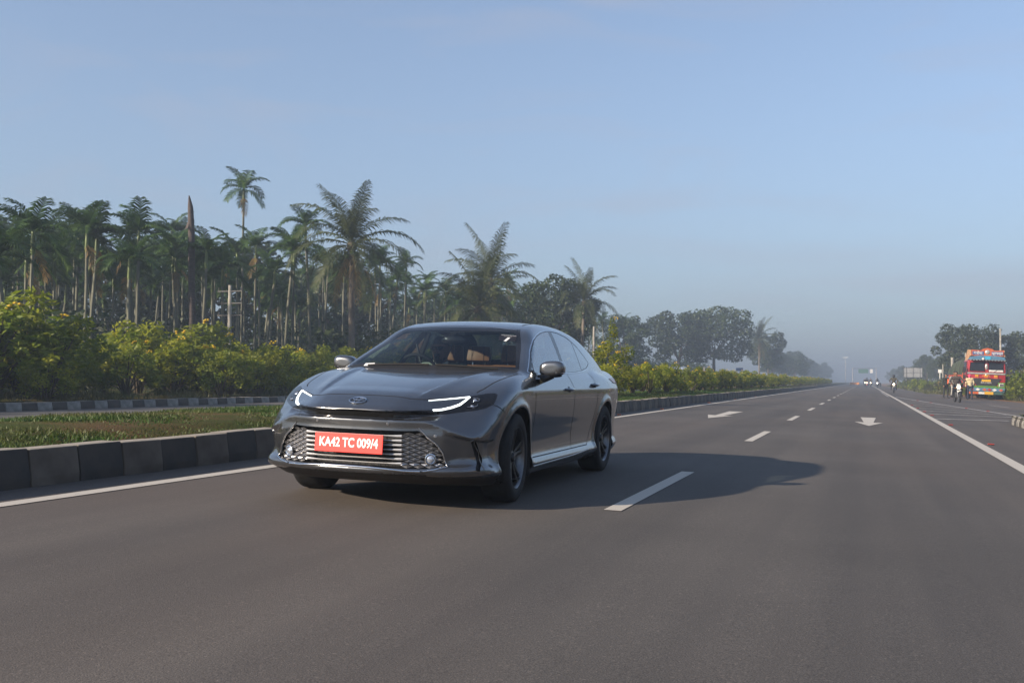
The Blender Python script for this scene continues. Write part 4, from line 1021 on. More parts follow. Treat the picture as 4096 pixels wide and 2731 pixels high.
def leaves(C, size, rng, aspect=.45, up=.3, fold=True):
    """pointed leaf quads at the points C"""
    n = len(C); d = rng.normal(size=(n, 3)); d[:, 2] = d[:, 2]*.7+up*.3; d /= np.linalg.norm(d, axis=1, keepdims=True)
    q = rng.normal(size=(n, 3)); s = np.cross(d, q); s /= np.maximum(np.linalg.norm(s, axis=1, keepdims=True), 1e-6)
    L = (size*rng.uniform(.6, 1.3, n))[:, None]; w = L*aspect
    V = np.stack([C-d*L*.5, C+s*w*.5, C+d*L*.5, C-s*w*.5], 1).reshape(-1, 3)
    return V, np.arange(4*n).reshape(n, 4)
def blob_points(blobs, n, rng, shell=.55):
    w = np.array([b[3]**2 for b in blobs]); k = rng.choice(len(blobs), n, p=w/w.sum()); B = np.array([[*b[:4], b[4] if len(b) > 4 else 1] for b in blobs])[k]
    d = rng.normal(size=(n, 3)); d /= np.linalg.norm(d, axis=1, keepdims=True); r = B[:, 3]*(shell+(1-shell)*rng.random(n)**.7)*rng.uniform(.75, 1.08, n)
    P = B[:, :3]+d*r[:, None]; P[:, 2] = B[:, 2]+d[:, 2]*r*B[:, 4]; return P

# ---- palm fronds
def frond_mesh(name, e0, L, curve, n, leaf, mat, lw=.045, droop=.5, spread=1.0, seed=0, vfold=.35):
    rng = np.random.default_rng(seed); m = 16; pts = [np.zeros(3)]; tang = []
    for i in range(m):
        a = e0-curve*((i+.5)/m)**1.25; t = np.array([math.cos(a), 0, math.sin(a)]); tang.append(t); pts.append(pts[-1]+t*L/m)
    tang.append(tang[-1]); pts = np.array(pts); tang = np.array(tang); V = []; Fc = []
    for i, p in enumerate(pts):                                   # midrib
        r = .028*(1-.85*i/m)*L/3; V += [p+(0, -r, 0), p+(0, 0, r), p+(0, r, 0), p+(0, 0, -r)]
    for i in range(m):
        for k in range(4): Fc.append((i*4+k, i*4+(k+1) % 4, i*4+4+(k+1) % 4, i*4+4+k))
    for j in range(n):
        s = .10+.90*(j+.5)/n; f = s*m; i = min(int(f), m-1); p = pts[i]+(pts[i+1]-pts[i])*(f-i); t = tang[i]; nz = np.cross(t, (0, 1, 0)); nz = nz if nz[2] > 0 else -nz
        ll = leaf*(math.sin(math.pi*(.10+.80*s))**.7)*rng.uniform(.85, 1.1)
        for sd in (-1, 1):
            d = t*(.45+.5*s)+np.array((0, sd*spread, 0))+nz*vfold*(1-s*.5)+rng.normal(size=3)*.09; d /= np.linalg.norm(d)
            mid = p+d*ll*.5; d2 = d+np.array((0, 0, -droop*rng.uniform(.7, 1.4))); d2 /= np.linalg.norm(d2); tip = mid+d2*ll*.5
            w = t*lw*(1.1-.4*s); b = len(V); V += [p-w*.35, p+w*.35, mid+w*.5, mid-w*.5, tip]; Fc += [(b, b+1, b+2, b+3), (b+3, b+2, b+4)]
    me = mesh_np(name, V, Fc); me.materials.append(mat); return me
FA = [frond_mesh('areca_frond', rad(e), 1.9, rad(c), 32, .66, M_ARECA, .075, .7, 1.0, i) for i, (e, c) in enumerate(((76, 60), (56, 86), (37, 98), (14, 86), (-15, 55)))]
FC = [frond_mesh('coconut_frond', rad(e), 4.4, rad(c), 44, .95, M_COCO, .075, .85, .9, 20+i, .15) for i, (e, c) in enumerate(((82, 40), (62, 75), (42, 95), (20, 95), (-5, 80), (-35, 50)))]
FD = frond_mesh('dry_frond', rad(-50), 3.6, rad(35), 30, .8, M_DRY, .06, 1.2, .5, 40, 0)
FAD = frond_mesh('dry_areca_frond', rad(-35), 1.7, rad(45), 18, .55, M_DRY, .08, 1.0, .6, 41, 0)
def trunk_mesh(name, r0, r1, bend, mat, seed, base=1.25, n=9):
    rng = random.Random(seed); a = rng.uniform(0, 6.28); pts = []; rr = []
    for i in range(11):
        t = i/10; o = bend*(t*t) if bend else 0; pts.append((o*math.cos(a)+.01*math.sin(9*t+seed), o*math.sin(a), t)); rr.append((r0+(r1-r0)*t)*(1+(base-1)*max(0, 1-t*9)))
    # unit-height trunk: radius is kept by scaling only z
    me = MB().tube(pts, rr, n).mesh(name, True); me.materials.append(mat); top = Vector(pts[-1]); return me, top
TA = [trunk_mesh('trunk', .085, .065, b, BARK_A, s) for s, b in ((1, .0), (2, .25), (3, .45), (4, .12))]
TC = [trunk_mesh('trunk', .20, .13, b, BARK_C, s, 1.5, 12) for s, b in ((5, .25), (6, .9), (7, .1))]
SH_ME = MB().tube([(0, 0, 0), (0, 0, .15), (0, 0, .75), (0, 0, 1.05)], [.066, .10, .075, .05], 9).mesh('crownshaft', True); SH_ME.materials.append(SHAFT)
def put(name, me, parent, loc=(0, 0, 0), rot=(0, 0, 0), sc=1.0):
    o = bpy.data.objects.new(name, me); COL.objects.link(o); o.parent = parent; o.location = loc; o.rotation_euler = rot
    o.scale = sc if isinstance(sc, (tuple, list)) else (sc, sc, sc)
    if name in ('flowers', 'foliage', 'crown', 'stems'): o['kind'] = 'stuff'
    return o
def areca(x, y, h, label, grp, rng, sc=1.0, trunk=None, detail=True, dry=0):
    t = empty('areca_palm', (x, y, gz(x)-.02), (0, 0, rng.uniform(0, 6.28))); tag(t, label, 'palm tree', grp)
    me, top = TA[rng.randrange(4) if trunk is None else trunk]; put('trunk', me, t, sc=(1, 1, h)); tp = Vector((top.x, top.y, h))
    put('crownshaft', SH_ME, t, tp-Vector((0, 0, .05)), sc=sc)
    c = tp+Vector((0, 0, .85*sc)); n = rng.randint(8, 10); a0 = rng.uniform(0, 6.28)
    for k in range(n):
        v = 0 if k < 2 else (1 if k < 4 else (2 if k < 7 else 3+(rng.random() < .35)))
        put('frond', FA[v], t, c, (rng.uniform(-.15, .15), rng.uniform(-.12, .12), a0+k*2.4), sc*rng.uniform(.85, 1.12))
    for k in range(dry): put('dry_frond', FAD, t, c-Vector((0, 0, .5)), (0, 0, rng.uniform(0, 6.28)), sc)
    return t
def coconut(x, y, h, label, rng, sc=1.0, trunk=0, dry=2, n=24, rot=0):
    t = empty('coconut_palm', (x, y, gz(x)-.02), (0, 0, rot)); tag(t, label, 'palm tree', 'coconut palms beyond the opposite carriageway')
    me, top = TC[trunk]; put('trunk', me, t, sc=(1, 1, h)); c = Vector((top.x, top.y, h)); a0 = rng.uniform(0, 6.28)
    mb = MB(); mb.ball(c-Vector((0, 0, .1)), (.28, .28, .35), 10, 6); mb.build('crown_heart', STEM, t, True)
    for k in range(n):
        u = (k+.5)/n; v = min(5, int(u*6.0)); put('frond', FC[v], t, c, (rng.uniform(-.2, .2), rng.uniform(-.12, .12), a0+k*2.39996+rng.uniform(-.2, .2)), sc*rng.uniform(.82, 1.08))
    for k in range(dry): put('dry_frond', FD, t, c-Vector((0, 0, .25)), (0, 0, rng.uniform(0, 6.28)), sc)
    nuts = MB()
    for k in range(9): a = k*.7; nuts.ball(c+Vector((.33*math.cos(a), .33*math.sin(a), -.45-.1*(k % 3))), .13, 7, 5)
    nuts.build('coconuts', SHAFT, t, True)['kind'] = 'stuff'
    return t
R_ = random.Random(11)
# prominent areca palms (x, y, trunk height, label)
for x, y, h, lab in [(-37.3, 54.2, 11.7, 'tallest slender areca palm rising alone above the left grove'),
                     (-33.5, 50.0, 7.3, 'areca palm with light crown left of the big coconut palm'),
                     (-33, 36.0, 6.2, 'areca palm with a dark full crown standing clear near the left edge'),
                     (-32, 38.2, 6.4, 'areca palm standing beside the dead bare palm trunk')]:
    areca(x, y, h, lab, 'areca palms singled out above the grove', R_, .98, 0, True, 1)
# dead palm trunk with a ragged top
me = MB().tube([(0, 0, 0), (-.1, 0, 4), (-.25, .05, 8), (-.33, .05, 9.3), (-.42, .05, 9.9)], [.21, .17, .16, .13, .03], 9).mesh('trunk', True); me.materials.append(BARK_D)
t = empty('dead_palm', (-30.3, 40.1, gz(-30.3))); t.scale = (1, 1, .94); tag(t, 'bare dead palm trunk without a crown among the areca palms', 'dead tree'); put('trunk', me, t)
mb = MB(); [mb.add([(-.33, .05, 9.3-.1*k), (-.33+.25*math.cos(k), .05+.25*math.sin(k), 8.6-.12*k), (-.25+.05*math.cos(k+.4), .05+.25*math.sin(k+.4), 8.6-.1*k)], [(0, 1, 2)]) for k in range(9)]; mb.build('bark_shreds', BARK_D, t)
# the grove: slender palms in loose ranks
def grove():
    rng = random.Random(3); pts = []; tries = 0
    while len(pts) < 205 and tries < 12000:
        tries += 1; y = rng.uniform(17, 125) if len(pts) < 165 else rng.uniform(110, 230); x = -rng.uniform(27.5, 50) - (y*.05)
        if y < 20 and x < -45: continue
        a = x/(y+1e-6)
        if a < -1.22: continue                                           # outside the picture on the left
        if any((x-px)**2+(y-py)**2 < (1.3 if y < 70 else 2.6)**2 for px, py in pts): continue
        pts.append((x, y))
    for x, y in pts:
        back = (-x-28)/22
        D = -x*.333+y*.943                                               # ranks step up with distance, so the skyline stays ragged but level
        h = min(D*.158-1.0, 9.3)*rng.uniform(.72, 1.04)
        if rng.random() < .25: h *= .7
        if -.73 < x/y < -.64: h *= .8                                    # a clearing round the tallest palm
        areca(x, y, h, 'slender areca palm among many in the dense roadside grove', 'areca palms of the grove', rng, rng.uniform(.78, 1.08), None, True, 1 if rng.random() < .35 else 0)
grove()
coconut(-26.6, 49.0, 7.9, 'largest coconut palm with drooping brown fronds behind the car', R_, .95, 0, 4, 26, 1.0)
coconut(-26.0, 71.5, 7.9, 'coconut palm with a feathery upright crown above the car roof', R_, 1.05, 1, 2, 24, 4.6)
coconut(-25.0, 64.0, 5.4, 'lower coconut palm spreading just above the car roof', R_, 1.05, 2, 3, 24, .4)
coconut(-25.5, 92.5, 8.0, 'coconut palm beside a leafy tree above the rear of the car', R_, .95, 0, 3, 24, 2.2)
coconut(-22.5, 232.0, 10.0, 'hazy coconut palm at the far end of the left tree line', R_, 1.3, 2, 2, 24, .2)

# ---- broadleaf trees: trunk, limbs and clumps of leaves
def broadleaf(name, h, rad_, nl, leaf, seed, mat, bark, cz=.62, flat=.8, nb=26, trunk=.2, lean=0.0):
    rng = np.random.default_rng(seed); rd = random.Random(seed); mb = MB(); blobs = []
    base = Vector((0, 0, 0)); fork = Vector((lean, 0, h*.32)); mb.tube([base, (lean*.4, 0, h*.15), fork], [trunk*1.3, trunk, trunk*.85], 9)
    for i in range(nb):
        a = i*2.39996+rd.uniform(-.3, .3); u = (i+.5)/nb; z = h*(cz-.26+.56*u); r = rad_*math.sqrt(max(.05, 1-((z/h-cz)/.40)**2))*rd.uniform(.45, 1.0)
        e = Vector((lean*1.5+r*math.cos(a), r*math.sin(a), z)); blobs.append((e.x, e.y, e.z, rad_*rd.uniform(.24, .40), flat))
        if i % 2 == 0: mb.tube([fork, fork.lerp(e, .5)+Vector((0, 0, h*.05)), e], [trunk*.45, trunk*.25, trunk*.08], 6)
    V, Fq = leaves(blob_points(blobs, nl, rng, .6), leaf, rng, .55)
    tm = mb.mesh('trunk', True); tm.materials.append(bark); cm = fast_mesh('crown', V, Fq); cm.materials.append(mat); return tm, cm
BT = [broadleaf('tree', 10, 3.6, 9000, .34, 1, M_BROAD, BARK), broadleaf('tree', 10, 4.2, 9000, .36, 2, M_BROAD, BARK, .58, .7, 30), broadleaf('tree', 10, 3.0, 8000, .30, 3, M_BROAD, BARK, .66, .9, 22, .16, .5)]
EU = [broadleaf('tree', 10, 2.5, 7500, .28, 5, M_EUC, BARK, .60, 1.1, 24, .14), broadleaf('tree', 10, 2.9, 7500, .30, 6, M_EUC, BARK, .55, 1.0, 26, .15)]
def tree(x, y, h, var, label, grp=None, name='leafy_tree', w=1.0, rot=None, pool=None):
    t = empty(name, (x, y, gz(x)-.05), (0, 0, R_.uniform(0, 6.28) if rot is None else rot)); tag(t, label, 'tree', grp); tm, cm = (pool or BT)[var]; s = h/10
    put('trunk', tm, t, sc=(s*w, s*w, s)); put('crown', cm, t, sc=(s*w, s*w, s)); return t
tree(-26.3, 187, 15.2, 1, 'big rounded leafy tree standing out of the haze left of the road', w=1.0, rot=.5)
tree(-32, 182, 13.5, 0, 'paler leafy tree behind the areca palms, left of the big rounded tree', w=1.2)
tree(-29, 93, 10.6, 2, 'dark fine leaved tree beside the coconut palm above the rear window', w=1.1)
tree(-21.5, 243, 12.5, 0, 'bushy hazy tree next to the last coconut palm on the left', w=.9)
for i, (x, y, h) in enumerate([(-62, 60, 13), (-56, 75, 13.5), (-68, 48, 12.5), (-60, 100, 13), (-48, 118, 12.5), (-44, 140, 13), (-74, 62, 13.5), (-58, 130, 12), (-38, 160, 11), (-52, 92, 12.5), (-70, 80, 13), (-80, 50, 12)]):
    tree(x, y, h, i % 3, 'blue grey leafy tree showing behind the palm grove', 'leafy trees behind the grove', w=1.25)
for i in range(22):
    y = 300+i*26+R_.uniform(-8, 8); tree(-20-R_.uniform(0, 14)-(y-300)*.01, y, R_.uniform(9, 13), i % 3, 'faint tree fading into haze along the left of the road', 'far trees fading out on the left', w=1.2)
for i, (x, y, h, lab) in enumerate([(11.8, 150, 9.6, 'tall dense roadside tree at the left end of the right hand group'), (14.2, 146, 9.9, 'tall roadside tree second from the left in the right hand group'), (17.2, 150, 8.3, 'shorter roadside tree behind the painted headboard of the lorry'),
                                    (20.2, 148, 8.9, 'roadside tree behind the right half of the lorry'), (23.5, 145, 9.2, 'roadside tree behind the leaning concrete pole')]):
    tree(x, y, h, i % 2, lab, 'roadside trees behind the lorry', w=1.15, pool=EU)
for i, (x, y, h) in enumerate([(15, 205, 7.5), (14.5, 230, 7), (13.8, 255, 8), (14.8, 300, 8.5), (17.5, 330, 9), (13.6, 360, 7), (14, 420, 8), (13, 480, 8), (14, 540, 8), (14, 620, 8), (12, 280, 5)]):
    tree(x, y, h, i % 2, 'faint tree fading into haze along the right of the road', 'far trees fading out on the right', w=1.2, pool=EU)
# ---- dense growth under the palms (uncountable)
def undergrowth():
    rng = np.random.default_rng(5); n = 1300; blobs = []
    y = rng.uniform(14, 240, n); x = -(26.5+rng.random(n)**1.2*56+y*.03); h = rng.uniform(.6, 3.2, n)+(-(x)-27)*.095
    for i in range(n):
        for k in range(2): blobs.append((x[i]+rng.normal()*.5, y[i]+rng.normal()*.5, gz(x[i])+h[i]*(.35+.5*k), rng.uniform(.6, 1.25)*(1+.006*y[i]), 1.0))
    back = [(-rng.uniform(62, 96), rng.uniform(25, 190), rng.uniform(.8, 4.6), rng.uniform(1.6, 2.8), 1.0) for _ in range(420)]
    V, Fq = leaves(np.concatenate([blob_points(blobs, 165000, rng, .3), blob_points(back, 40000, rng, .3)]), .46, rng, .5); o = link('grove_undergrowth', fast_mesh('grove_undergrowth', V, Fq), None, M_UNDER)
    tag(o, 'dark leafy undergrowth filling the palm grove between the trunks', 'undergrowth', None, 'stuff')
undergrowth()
# ---- flowering shrubs
def shrub_meshes(seed, h, r, nl, leaf, mat, tall=False):
    rng = np.random.default_rng(seed); rd = random.Random(seed); mb = MB(); blobs = []
    for i in range(13):
        a = i*2.4; u = (i+.5)/13; rr = r*rd.uniform(.35, .95)*math.sqrt(max(.1, 1-(u-.35)**2*1.6)); e = Vector((rr*math.cos(a), rr*math.sin(a), h*(.22+.70*u))); blobs.append((*e, r*rd.uniform(.26, .42), 1.0))
        mb.tube([(0.05*math.cos(a), .05*math.sin(a), 0), (e.x*.4, e.y*.4, e.z*.55), e], [.022, .015, .006], 5)
    if tall: blobs += [(.1, 0, h*1.02, r*.3, 1.2), (.12, 0, h*1.22, r*.24, 1.3), (.1, 0, h*1.4, r*.16, 1.4)]
    P = blob_points(blobs, nl, rng, .45); P[:, 2] = np.maximum(P[:, 2], .10); V, Fq = leaves(P, leaf, rng, .42)
    sm = mb.mesh('stems', True); sm.materials.append(STEM); lm = fast_mesh('foliage', V, Fq); lm.materials.append(mat)
    tops = [Vector(b[:3])+Vector((rd.uniform(-.1, .1), rd.uniform(-.1, .1), b[3]*.95)) for b in blobs if b[2] > h*.5]; fl = MB()
    for t_ in tops[::2]:
        for k in range(6): c = t_+Vector((rd.uniform(-.07, .07), rd.uniform(-.07, .07), rd.uniform(-.03, .05))); fl.ball(c, (.024, .024, .020), 5, 3)
    fm = fl.mesh('flowers', False); fm.materials.append(M_FLOWER); return sm, lm, fm
SHR = [shrub_meshes(31, 1.30, .80, 2300, .115, M_SHRUB), shrub_meshes(32, 1.15, .75, 2100, .11, M_SHRUB), shrub_meshes(33, 1.45, .75, 2300, .115, M_SHRUB2), shrub_meshes(34, 1.75, .85, 2600, .115, M_SHRUB, True)]
def shrub(x, y, s, var, label, grp, z=None, fl=True, w=1.0):
    t = empty('flowering_shrub', (x, y, gz(x) if z is None else z), (0, 0, R_.uniform(0, 6.28))); tag(t, label, 'shrub', grp); sm, lm, fm = SHR[var]
    put('stems', sm, t, sc=(s*w, s*w, s)); put('foliage', lm, t, sc=(s*w, s*w, s))
    if fl: put('flowers', fm, t, sc=(s*w, s*w, s))
    return t
shrub(-8.2, 33.5, 1.0, 3, 'tallest flowering shrub on the median, with one spire of leaves', 'flowering shrubs on the median')
y = 27.0; i = 0
while y < 250:
    if abs(y-33.5) > .8:
        shrub(-8.0+R_.uniform(-.55, .5), y, R_.uniform(.62, .86)*(.62 if 43.2 < y < 47.6 else 1), (0, 1, 2, 0, 1)[i % 5], 'yellow flowering shrub in the clipped row along the median', 'row of flowering shrubs on the median', fl=R_.random() < .75)
    i += 1; y += R_.uniform(.75, 1.15)*(1 if y < 80 else 1.7)
y = 13.0; i = 0
while y < 78:
    for row in range(3):
        x = -21.2-row*1.7+R_.uniform(-.6, .5); s = (R_.uniform(.85, 1.75)+row*.28)*1.18*float(np.interp(y, [13, 20, 23.5, 25.5, 27.2, 28.6, 31, 34, 40, 80], [.78, .84, .80, .62, .42, .70, .76, .58, .70, .62]))
        if R_.random() < (.45 if row == 0 else .1): continue
        shrub(x, y+R_.uniform(-.5, .5), s, (0, 1, 2, 0)[(i+row) % 4], 'sprawling yellow green bush behind the far striped kerb', 'bushes beyond the opposite carriageway', fl=row > 0 and R_.random() < .4, w=R_.uniform(.85, 1.35))
    i += 1; y += R_.uniform(1.3, 1.9)
# ---- grass and weeds (uncountable)
def blades(name, label, n, xr, yr, hmin, hmax, mat, seed, patch=.35, dens=1.4):
    rng = np.random.default_rng(seed); u = rng.random(n); y = yr[0]+(yr[1]-yr[0])*u**dens; x = rng.uniform(*xr, n)
    k = np.array([mnoise.noise(Vector((a*patch, b*patch, seed))) for a, b in zip(x, y)]); ok = rng.random(n) < np.clip(.5+k*1.6, .06, 1); x, y, k = x[ok], y[ok], k[ok]; n = len(x)
    z = np.array([gz(a) for a in x]); h = rng.uniform(hmin, hmax, n)*np.clip(.7+k, .4, 1.6); a = rng.uniform(0, 6.28, n); w = .004+.005*rng.random(n)+y*.0004; l = rng.normal(size=(n, 2))*h[:, None]*.45
    b = np.stack([x, y, z-.01], 1); d = np.stack([np.cos(a), np.sin(a), np.zeros(n)], 1)*w[:, None]; t = b+np.stack([l[:, 0], l[:, 1], h], 1)
    V = np.stack([b-d, b+d, t], 1).reshape(-1, 3); o = link(name, fast_mesh(name, V, np.arange(3*n).reshape(n, 3)), None, mat); tag(o, label, 'grass', None, 'stuff'); return o
blades('grass', 'short patchy grass covering the median strip', 190000, (-10.15, -6.2), (3, 95), .02, .065, M_GRASS, 3, .8)
blades('weeds', 'tall dry weeds along the right hand verge', 40000, (9.2, 17), (52, 190), .15, .6, M_WEED, 4, .25, 1.2)
blades('far_verge_grass', 'rough grass behind the far striped kerb', 30000, (-24.5, -20.1), (10, 80), .12, .42, M_WEED, 6)
blades('verge_grass', 'thin grass on the dirt edge behind the road sign', 16000, (5.6, 9.5), (104, 300), .1, .45, M_WEED, 8, .3, 1.0)
blades('island_grass', 'small patch of grass on the traffic island', 2500, (3.8, 5.2), (24, 29.6), .05, .14, M_GRASS, 9, .8).location = (0, 0, .21)
WB = [shrub_meshes(51, 1.2, .8, 1500, .15, M_WEED), shrub_meshes(52, 1.0, .9, 1500, .15, M_SHRUB2)]
for i in range(34):
    y = 62+i*4.2+R_.uniform(-1, 1); x = max(edge_r(y)+1.2+R_.uniform(0, 2.5), 10.6 if 74 < y < 92 else 0); t = empty('verge_bush', (x, y, gz(x)-.05), (0, 0, R_.uniform(0, 6.28))); tag(t, 'scrubby bush on the right hand verge', 'bush', 'bushes on the right hand verge')
    s = R_.uniform(.8, 1.5)*(1.4 if 74 < y < 95 else 1); put('stems', WB[i % 2][0], t, sc=s); put('foliage', WB[i % 2][1], t, sc=s)
def banana(x, y, h, label):
    t = empty('banana_plant', (x, y, gz(x)-.05), (0, 0, R_.uniform(0, 6))); tag(t, label, 'plant', 'banana plants behind the lorry'); MB().tube([(0, 0, 0), (.05, 0, h*.5)], [.13, .08], 8).build('stem', SHAFT, t, True)
    for k in range(7):
        a = k*2.4; V = []; e = rad(70-6*k)
        for i in range(6):
            s = i/5; r = h*.55*s*math.cos(e-s*.9); z = h*.5+h*.62*s*math.sin(e-s*.8); w = h*.11*math.sin(math.pi*(.06+.9*s)); c = Vector((r*math.cos(a), r*math.sin(a), z)); n = Vector((-math.sin(a), math.cos(a), .25)); V += [c-n*w, c, c+Vector((math.sin(a), -math.cos(a), .25))*-w if False else c+Vector((-math.sin(a), math.cos(a), -.25))*w]
        MB().add(V, [(3*i+j, 3*i+j+1, 3*i+3+j+1, 3*i+3+j) for i in range(5) for j in range(2)]).build('leaf', M_SHRUB2, t)
for i, (x, y, h, lab) in enumerate([(13.2, 88, 3.4, 'banana plant nearest to the right flank of the lorry'), (14.9, 91, 3.8, 'taller banana plant between lorry and concrete pole'), (16.4, 87, 3.2, 'banana plant at the foot of the concrete pole')]): banana(x, y, h, lab)
# ------------------------------------------------------------------ people: one continuous skin per person, grown round a posed skeleton
SKIN = pmat('skin', (.20, .095, .055), .5, var=.12, scale=30); HAIR = pmat('hair', (.010, .008, .007), .6, var=.3, scale=80)
def cloth(name, col, v=.25, s=25): return pmat(name, col, .85, var=v, scale=s, bump=.15, bscale=60)
def person_mesh(prims, h=.018, k=.035, name='person'):
    """prims: (a, b, ra, rb, material index[, flatten]) limbs blended into one surface"""
    A = np.array([p[0] for p in prims], float); B = np.array([p[1] for p in prims], float); RR = np.array([[p[2], p[3]] for p in prims])
    lo = np.minimum(A, B).min(0)-RR.max()-.05; hi = np.maximum(A, B).max(0)+RR.max()+.05
    def each(X, Y, Z, i):
        a, b = A[i], B[i]; ba = b-a; L = max(ba @ ba, 1e-9); px, py, pz = X-a[0], Y-a[1], Z-a[2]
        t = np.clip((px*ba[0]+py*ba[1]+pz*ba[2])/L, 0, 1); return np.sqrt((px-t*ba[0])**2+(py-t*ba[1])**2+(pz-t*ba[2])**2)-(RR[i, 0]+(RR[i, 1]-RR[i, 0])*t)
    def fn(X, Y, Z):
        d = each(X, Y, Z, 0)
        for i in range(1, len(prims)):
            e = each(X, Y, Z, i); kk = min(k, .9*RR[i].min()+.004); d = smin(d, e, kk)
        return d
    V, Q = surface_net(fn, lo, hi, h); V = project_to(fn, V, 2)
    c = V[Q].mean(1); D = np.stack([each(c[:, 0], c[:, 1], c[:, 2], i) for i in range(len(prims))], 1); mi = np.array([p[4] for p in prims])[D.argmin(1)]
    me = fast_mesh(name, V, Q, True); me.polygons.foreach_set('material_index', mi.astype(np.int32)); return me
def head_prims(c, f=(0, -1, 0), hair=1, beard=False, scarf=None):
    """head about the point c (centre), facing f: skull, jaw, nose, ears, hair"""
    c = Vector(c); f = Vector(f).normalized(); r = f.cross(Vector((0, 0, 1))).normalized(); u = Vector((0, 0, 1)); P = lambda a, b, d: tuple(c+f*a+r*b+u*d); H = 3 if scarf is None else scarf
    o = [(P(-.018, 0, .028), P(.018, 0, .018), .078, .074, 0), (P(.022, 0, -.030), P(.040, 0, -.078), .062, .040, 0), (P(.088, 0, .012), P(.106, 0, -.020), .010, .015, 0),
         (P(-.01, .076, -.01), P(-.012, .080, .018), .012, .014, 0), (P(-.01, -.076, -.01), P(-.012, -.080, .018), .012, .014, 0), (P(.080, .028, .030), P(.080, -.028, .030), .012, .012, 0), (P(.084, .018, -.052), P(.084, -.018, -.052), .010, .010, 3 if beard else 0)]
    if hair: o += [(P(-.030, 0, .050), P(.020, 0, .066), .085, .066, H), (P(-.050, 0, .01), P(-.045, 0, -.03), .070, .052, H)]
    if scarf is not None: o += [(P(-.02, 0, -.04), P(.0, 0, -.09), .085, .07, H)]
    if beard: o += [(P(.050, 0, -.092), P(.030, 0, -.080), .036, .045, 3)]
    return o
def hand_prims(w, d, palm_n, m=0, curl=.5):
    """palm and five fingers from the wrist w along d, curling towards palm_n"""
    w, d, pn = Vector(w), Vector(d).normalized(), Vector(palm_n).normalized(); s = d.cross(pn).normalized(); o = [(tuple(w), tuple(w+d*.07), .030, .034, m), (tuple(w+d*.045+s*.022), tuple(w+d*.07-s*.022), .022, .022, m)]
    for i, L in enumerate((.068, .078, .073, .058)):
        b = w+d*.088+s*(.030-.020*i); k1 = b+(d*(1-curl*.5)+pn*curl*.6).normalized()*L*.5; k2 = k1+(d*(1-curl*1.4)+pn*curl*1.3).normalized()*L*.5
        o += [(tuple(b), tuple(k1), .0095, .009, m), (tuple(k1), tuple(k2), .009, .0075, m)]
    t0 = w+d*.035+s*.034; t1 = t0+(d*.6+s*.6+pn*.3).normalized()*.04; o += [(tuple(t0), tuple(t1), .012, .010, m), (tuple(t1), tuple(t1+(d+pn*.5).normalized()*.03), .010, .008, m)]
    return o
def body_prims(J, shirt=1, trou=2, shoe=4, sleeve=1.0):
    """J: joint name -> point. materials: 0 skin 1 shirt 2 trousers 3 hair 4 shoes"""
    o = []; hl, hr, sl, sr, ne = (Vector(J[k]) for k in ('hl', 'hr', 'sl', 'sr', 'neck')); pel = (hl+hr)/2; ch = (sl+sr)/2
    o += [(hl, hr, .105, .105, trou), (pel+(ch-pel)*.15, pel+(ch-pel)*.55, .125, .125, shirt), (pel+(ch-pel)*.55+(sl-ch)*.45, pel+(ch-pel)*.55+(sr-ch)*.45, .105, .105, shirt), (ch+(sl-ch)*.62-Vector((0, 0, .05)), ch+(sr-ch)*.62-Vector((0, 0, .05)), .105, .105, shirt), (sl, sr, .062, .062, shirt), (ch+Vector((0, 0, .02)), ne, .060, .050, shirt), (ne-Vector((0, 0, .02)), Vector(J['head'])-Vector((0, 0, .05)), .052, .050, 0)]
    for s in 'lr':
        S, E, W = Vector(J['s'+s]), Vector(J['e'+s]), Vector(J['w'+s]); o += [(S, E, .056, .043, shirt), (E, E.lerp(W, sleeve), .042, .034, shirt)]
        if sleeve < 1: o.append((E.lerp(W, sleeve), W, .034, .027, 0))
        Hh, K, A_ = Vector(J['h'+s]), Vector(J['k'+s]), Vector(J['a'+s]); o += [(Hh, K, .088, .060, trou), (K, A_, .060, .044, trou), (A_-Vector((0, 0, .02)), Vector(J['t'+s]), .042, .034, shoe)]
    return [(tuple(a), tuple(b), ra, rb, m) for a, b, ra, rb, m in o]
def finish_person(me, mats, label, loc, rot=(0, 0, 0), cat='person', grp=None, parent=None):
    for m in mats: me.materials.append(m)
    o = link('person', me); o.location = loc; o.rotation_euler = rot; tag(o, label, cat, grp); return o
DARK = cloth('dark_cloth', (.018, .018, .022)); SHOE = pmat('dark_shoe', (.015, .013, .012), .6, var=.3, scale=30)
